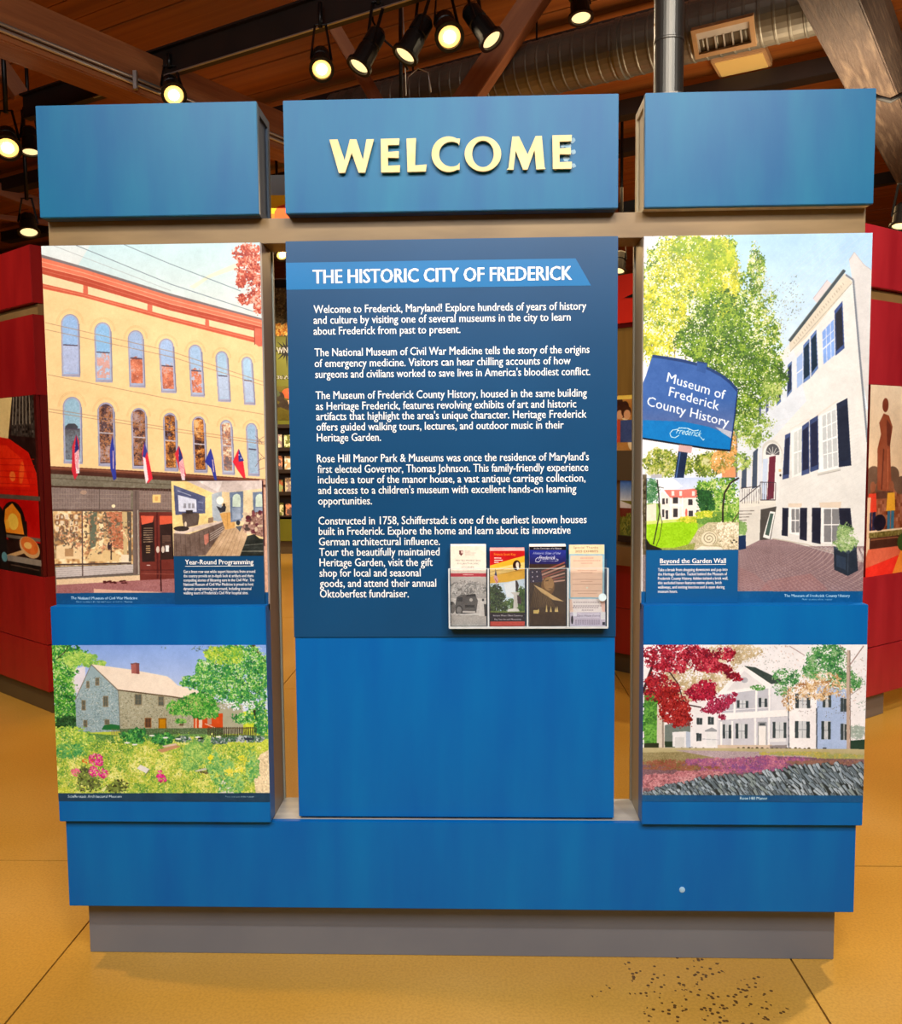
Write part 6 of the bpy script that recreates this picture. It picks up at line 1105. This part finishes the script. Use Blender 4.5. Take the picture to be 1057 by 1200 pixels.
# rack seen through the left gap
def rack():
    P = (-2.83, 9.9); d = (1., 0.); G, dv, nv = local(P, d); t = thing('brochure_rack', 'tall olive green brochure rack seen through the left gap', 'rack', (*P, 0)); Z = lambda py: hit(P, d, 334, py)[1]
    s0, s1 = -1.2, .62
    box('plinth', s0, s1, .05, .4, 0, Z(634), M['brownp'], t, G); box('lower_panel', s0, s1, 0, .4, Z(634), Z(606), M['green'], t, G); box('back_panel', s0, s1, .2, .4, Z(606), Z(497), M['shelf'], t, G); box('head_panel', s0, s1, .1, .4, Z(497), Z(393), M['green'], t, G)
    for py in (606, 578, 552, 526, 499): box('shelf', s0, s1, 0, .2, Z(py)-.03, Z(py)+.02, M['shelf'], t, G)
    p = pic_unit(182, 70, (96, 88, 60), 3, 51); p.leaves([(91, 30, 95, 34)], 2600, [(80, 78, 52), (110, 104, 70), (64, 60, 44), (140, 130, 96), (96, 96, 80)], 2); p.leaves([(91, 60, 95, 8)], 700, [(220, 160, 60), (250, 210, 120), (190, 110, 40)], 2.4)
    sheet('aerial_print', [G @ Vector((a, .09, b)) for a, b in ((s0, Z(336)), (s1, Z(336)), (s1, Z(393)), (s0, Z(393)))], .3, nv, p.grain(6).material('aerial_print'), M['shelf'], t, 'aerial town photo')
    box('top_bar', s0, s1, .05, .4, Z(336), Z(327), M['black'], t, G); box('thin_rail', s0, s1, .07, .1, Z(326), Z(325), M['silver'], t, G)
    star = bmesh.new(); c = Vector((hit(P, d, 334, 409)[0], .098, Z(410))); pts = []
    for k in range(32):
        a = 2*math.pi*k/32+math.pi/2; rr = (.26 if k % 16 == 0 or k % 16 == 8 else .19) if k % 4 == 0 else (.14 if k % 2 == 0 else .07); pts.append(G @ (c+Vector((rr*math.cos(a), 0, rr*math.sin(a)))))
    prism_pts(star, pts, -nv*.004); mesh_obj('star_emblem', star, M['black'], t)
    def wtext(s, px0, px1, py, cap, nm):
        b2 = bmesh.new(); a, b = hit(P, d, px0, py)[0], hit(P, d, px1, py)[0]; v, f = glyphs(s, .02); mn, mx = v[:, 0].min(), v[:, 0].max(); q = [b2.verts.new(G @ Vector((a+(x-mn)/(mx-mn)*(b-a), .09, Z(py)+y/CAPH*cap))) for x, y in v]
        for tr in f: b2.faces.new([q[i] for i in tr])
        mesh_obj(nm, b2, M['white'], t)
    wtext('WNW', 322.5, 344, 413, .085, 'rack_lettering'); wtext('RECREATION', 311, 354, 443.5, .05, 'rack_lettering')
    p = pic_unit(100, 50, (96, 88, 30), 4, 52); [p.ell(p.r.uniform(10, 90), p.r.uniform(8, 44), p.r.uniform(3, 9), p.r.uniform(3, 8), [(200, 90, 50), (60, 50, 40), (236, 190, 150), (150, 60, 40), (80, 90, 60)][p.r.integers(5)]) for k in range(26)]
    sheet('head_print', [G @ Vector((a, .094, b)) for a, b in ((s0+.3, Z(452)), (s1-.02, Z(452)), (s1-.02, Z(492)), (s0+.3, Z(492)))], .006, nv, p.grain(6).material('head_print'), M['green'], t)
    cs = [((226, 190, 140), 'tan'), ((190, 110, 70), 'orange-brown'), ((240, 226, 190), 'cream'), ((120, 130, 60), 'green'), ((110, 90, 90), 'grey')]
    cm = [mat('leaflet_paper', c, .5, c2=tuple(min(255, v+60) for v in cs[(k+2) % 5][0]), nscale=14, lo=.48, hi=.52) for k, (c, _) in enumerate(cs)]
    for r_, py in enumerate((526, 552, 578, 606)):
        for k in range(5):
            q = (k+r_*2) % 5; x = -.31+k*.155; z0 = Z(py)+.021; nm = ['top', 'second', 'third', 'bottom'][r_]
            b_ = box('leaflet', x-.06, x+.06, .10, .13, z0, z0+.17+.01*((k*3+r_) % 4), cm[q], None, G)
            tag(b_, '%s leaflet, %s from the left on the %s shelf of the green rack' % (cs[q][1], ['first', 'second', 'third', 'fourth', 'fifth'][k], nm), 'leaflet', 'leaflets on the shelves of the green rack')
rack()
# hanging panel with a poster seen between the left header and the welcome header
q = at_y(326, 241, 5.5); z0, z1, z2 = at_y(326, 262, 5.5)[2], at_y(326, 229, 5.5)[2], at_y(326, 205, 5.5)[2]
hp = thing('hanging_panel', 'pale blue panel hung from the ceiling behind the slot beside the left header box', 'panel', (q[0], 5.5, z0))
box('panel', q[0]-.45, q[0]+.45, 5.5, 5.54, z0, z2, mat('pale_blue_panel', (140, 165, 180), .5, nscale=2), hp)
for s in (-.4, .4): tube('hanger', [(q[0]+s, 5.52, z2-.02), (q[0]+s, 5.52, CEIL)], .006, M['black'], hp)
p = pic_unit(60, 30, (250, 206, 20), 5, 61); p.poly([(0, 20), (60, 20), (60, 30), (0, 30)], (250, 120, 40)); p.poly([(30, 12), (42, 9), (43, 20), (60, 20), (60, 26), (26, 26), (26, 18)], (240, 90, 50)); p.rect(52, 4, 54, 16, (60, 60, 60))
o = sheet('poster', [(q[0]-.25, 5.49, z1), (q[0]+.25, 5.49, z1), (q[0]+.25, 5.49, z0+.005), (q[0]-.25, 5.49, z0+.005)], .01, (0, 1, 0), p.material('poster_print'), M['khaki']); tag(o, 'yellow and orange poster on the pale blue hanging panel', 'poster')
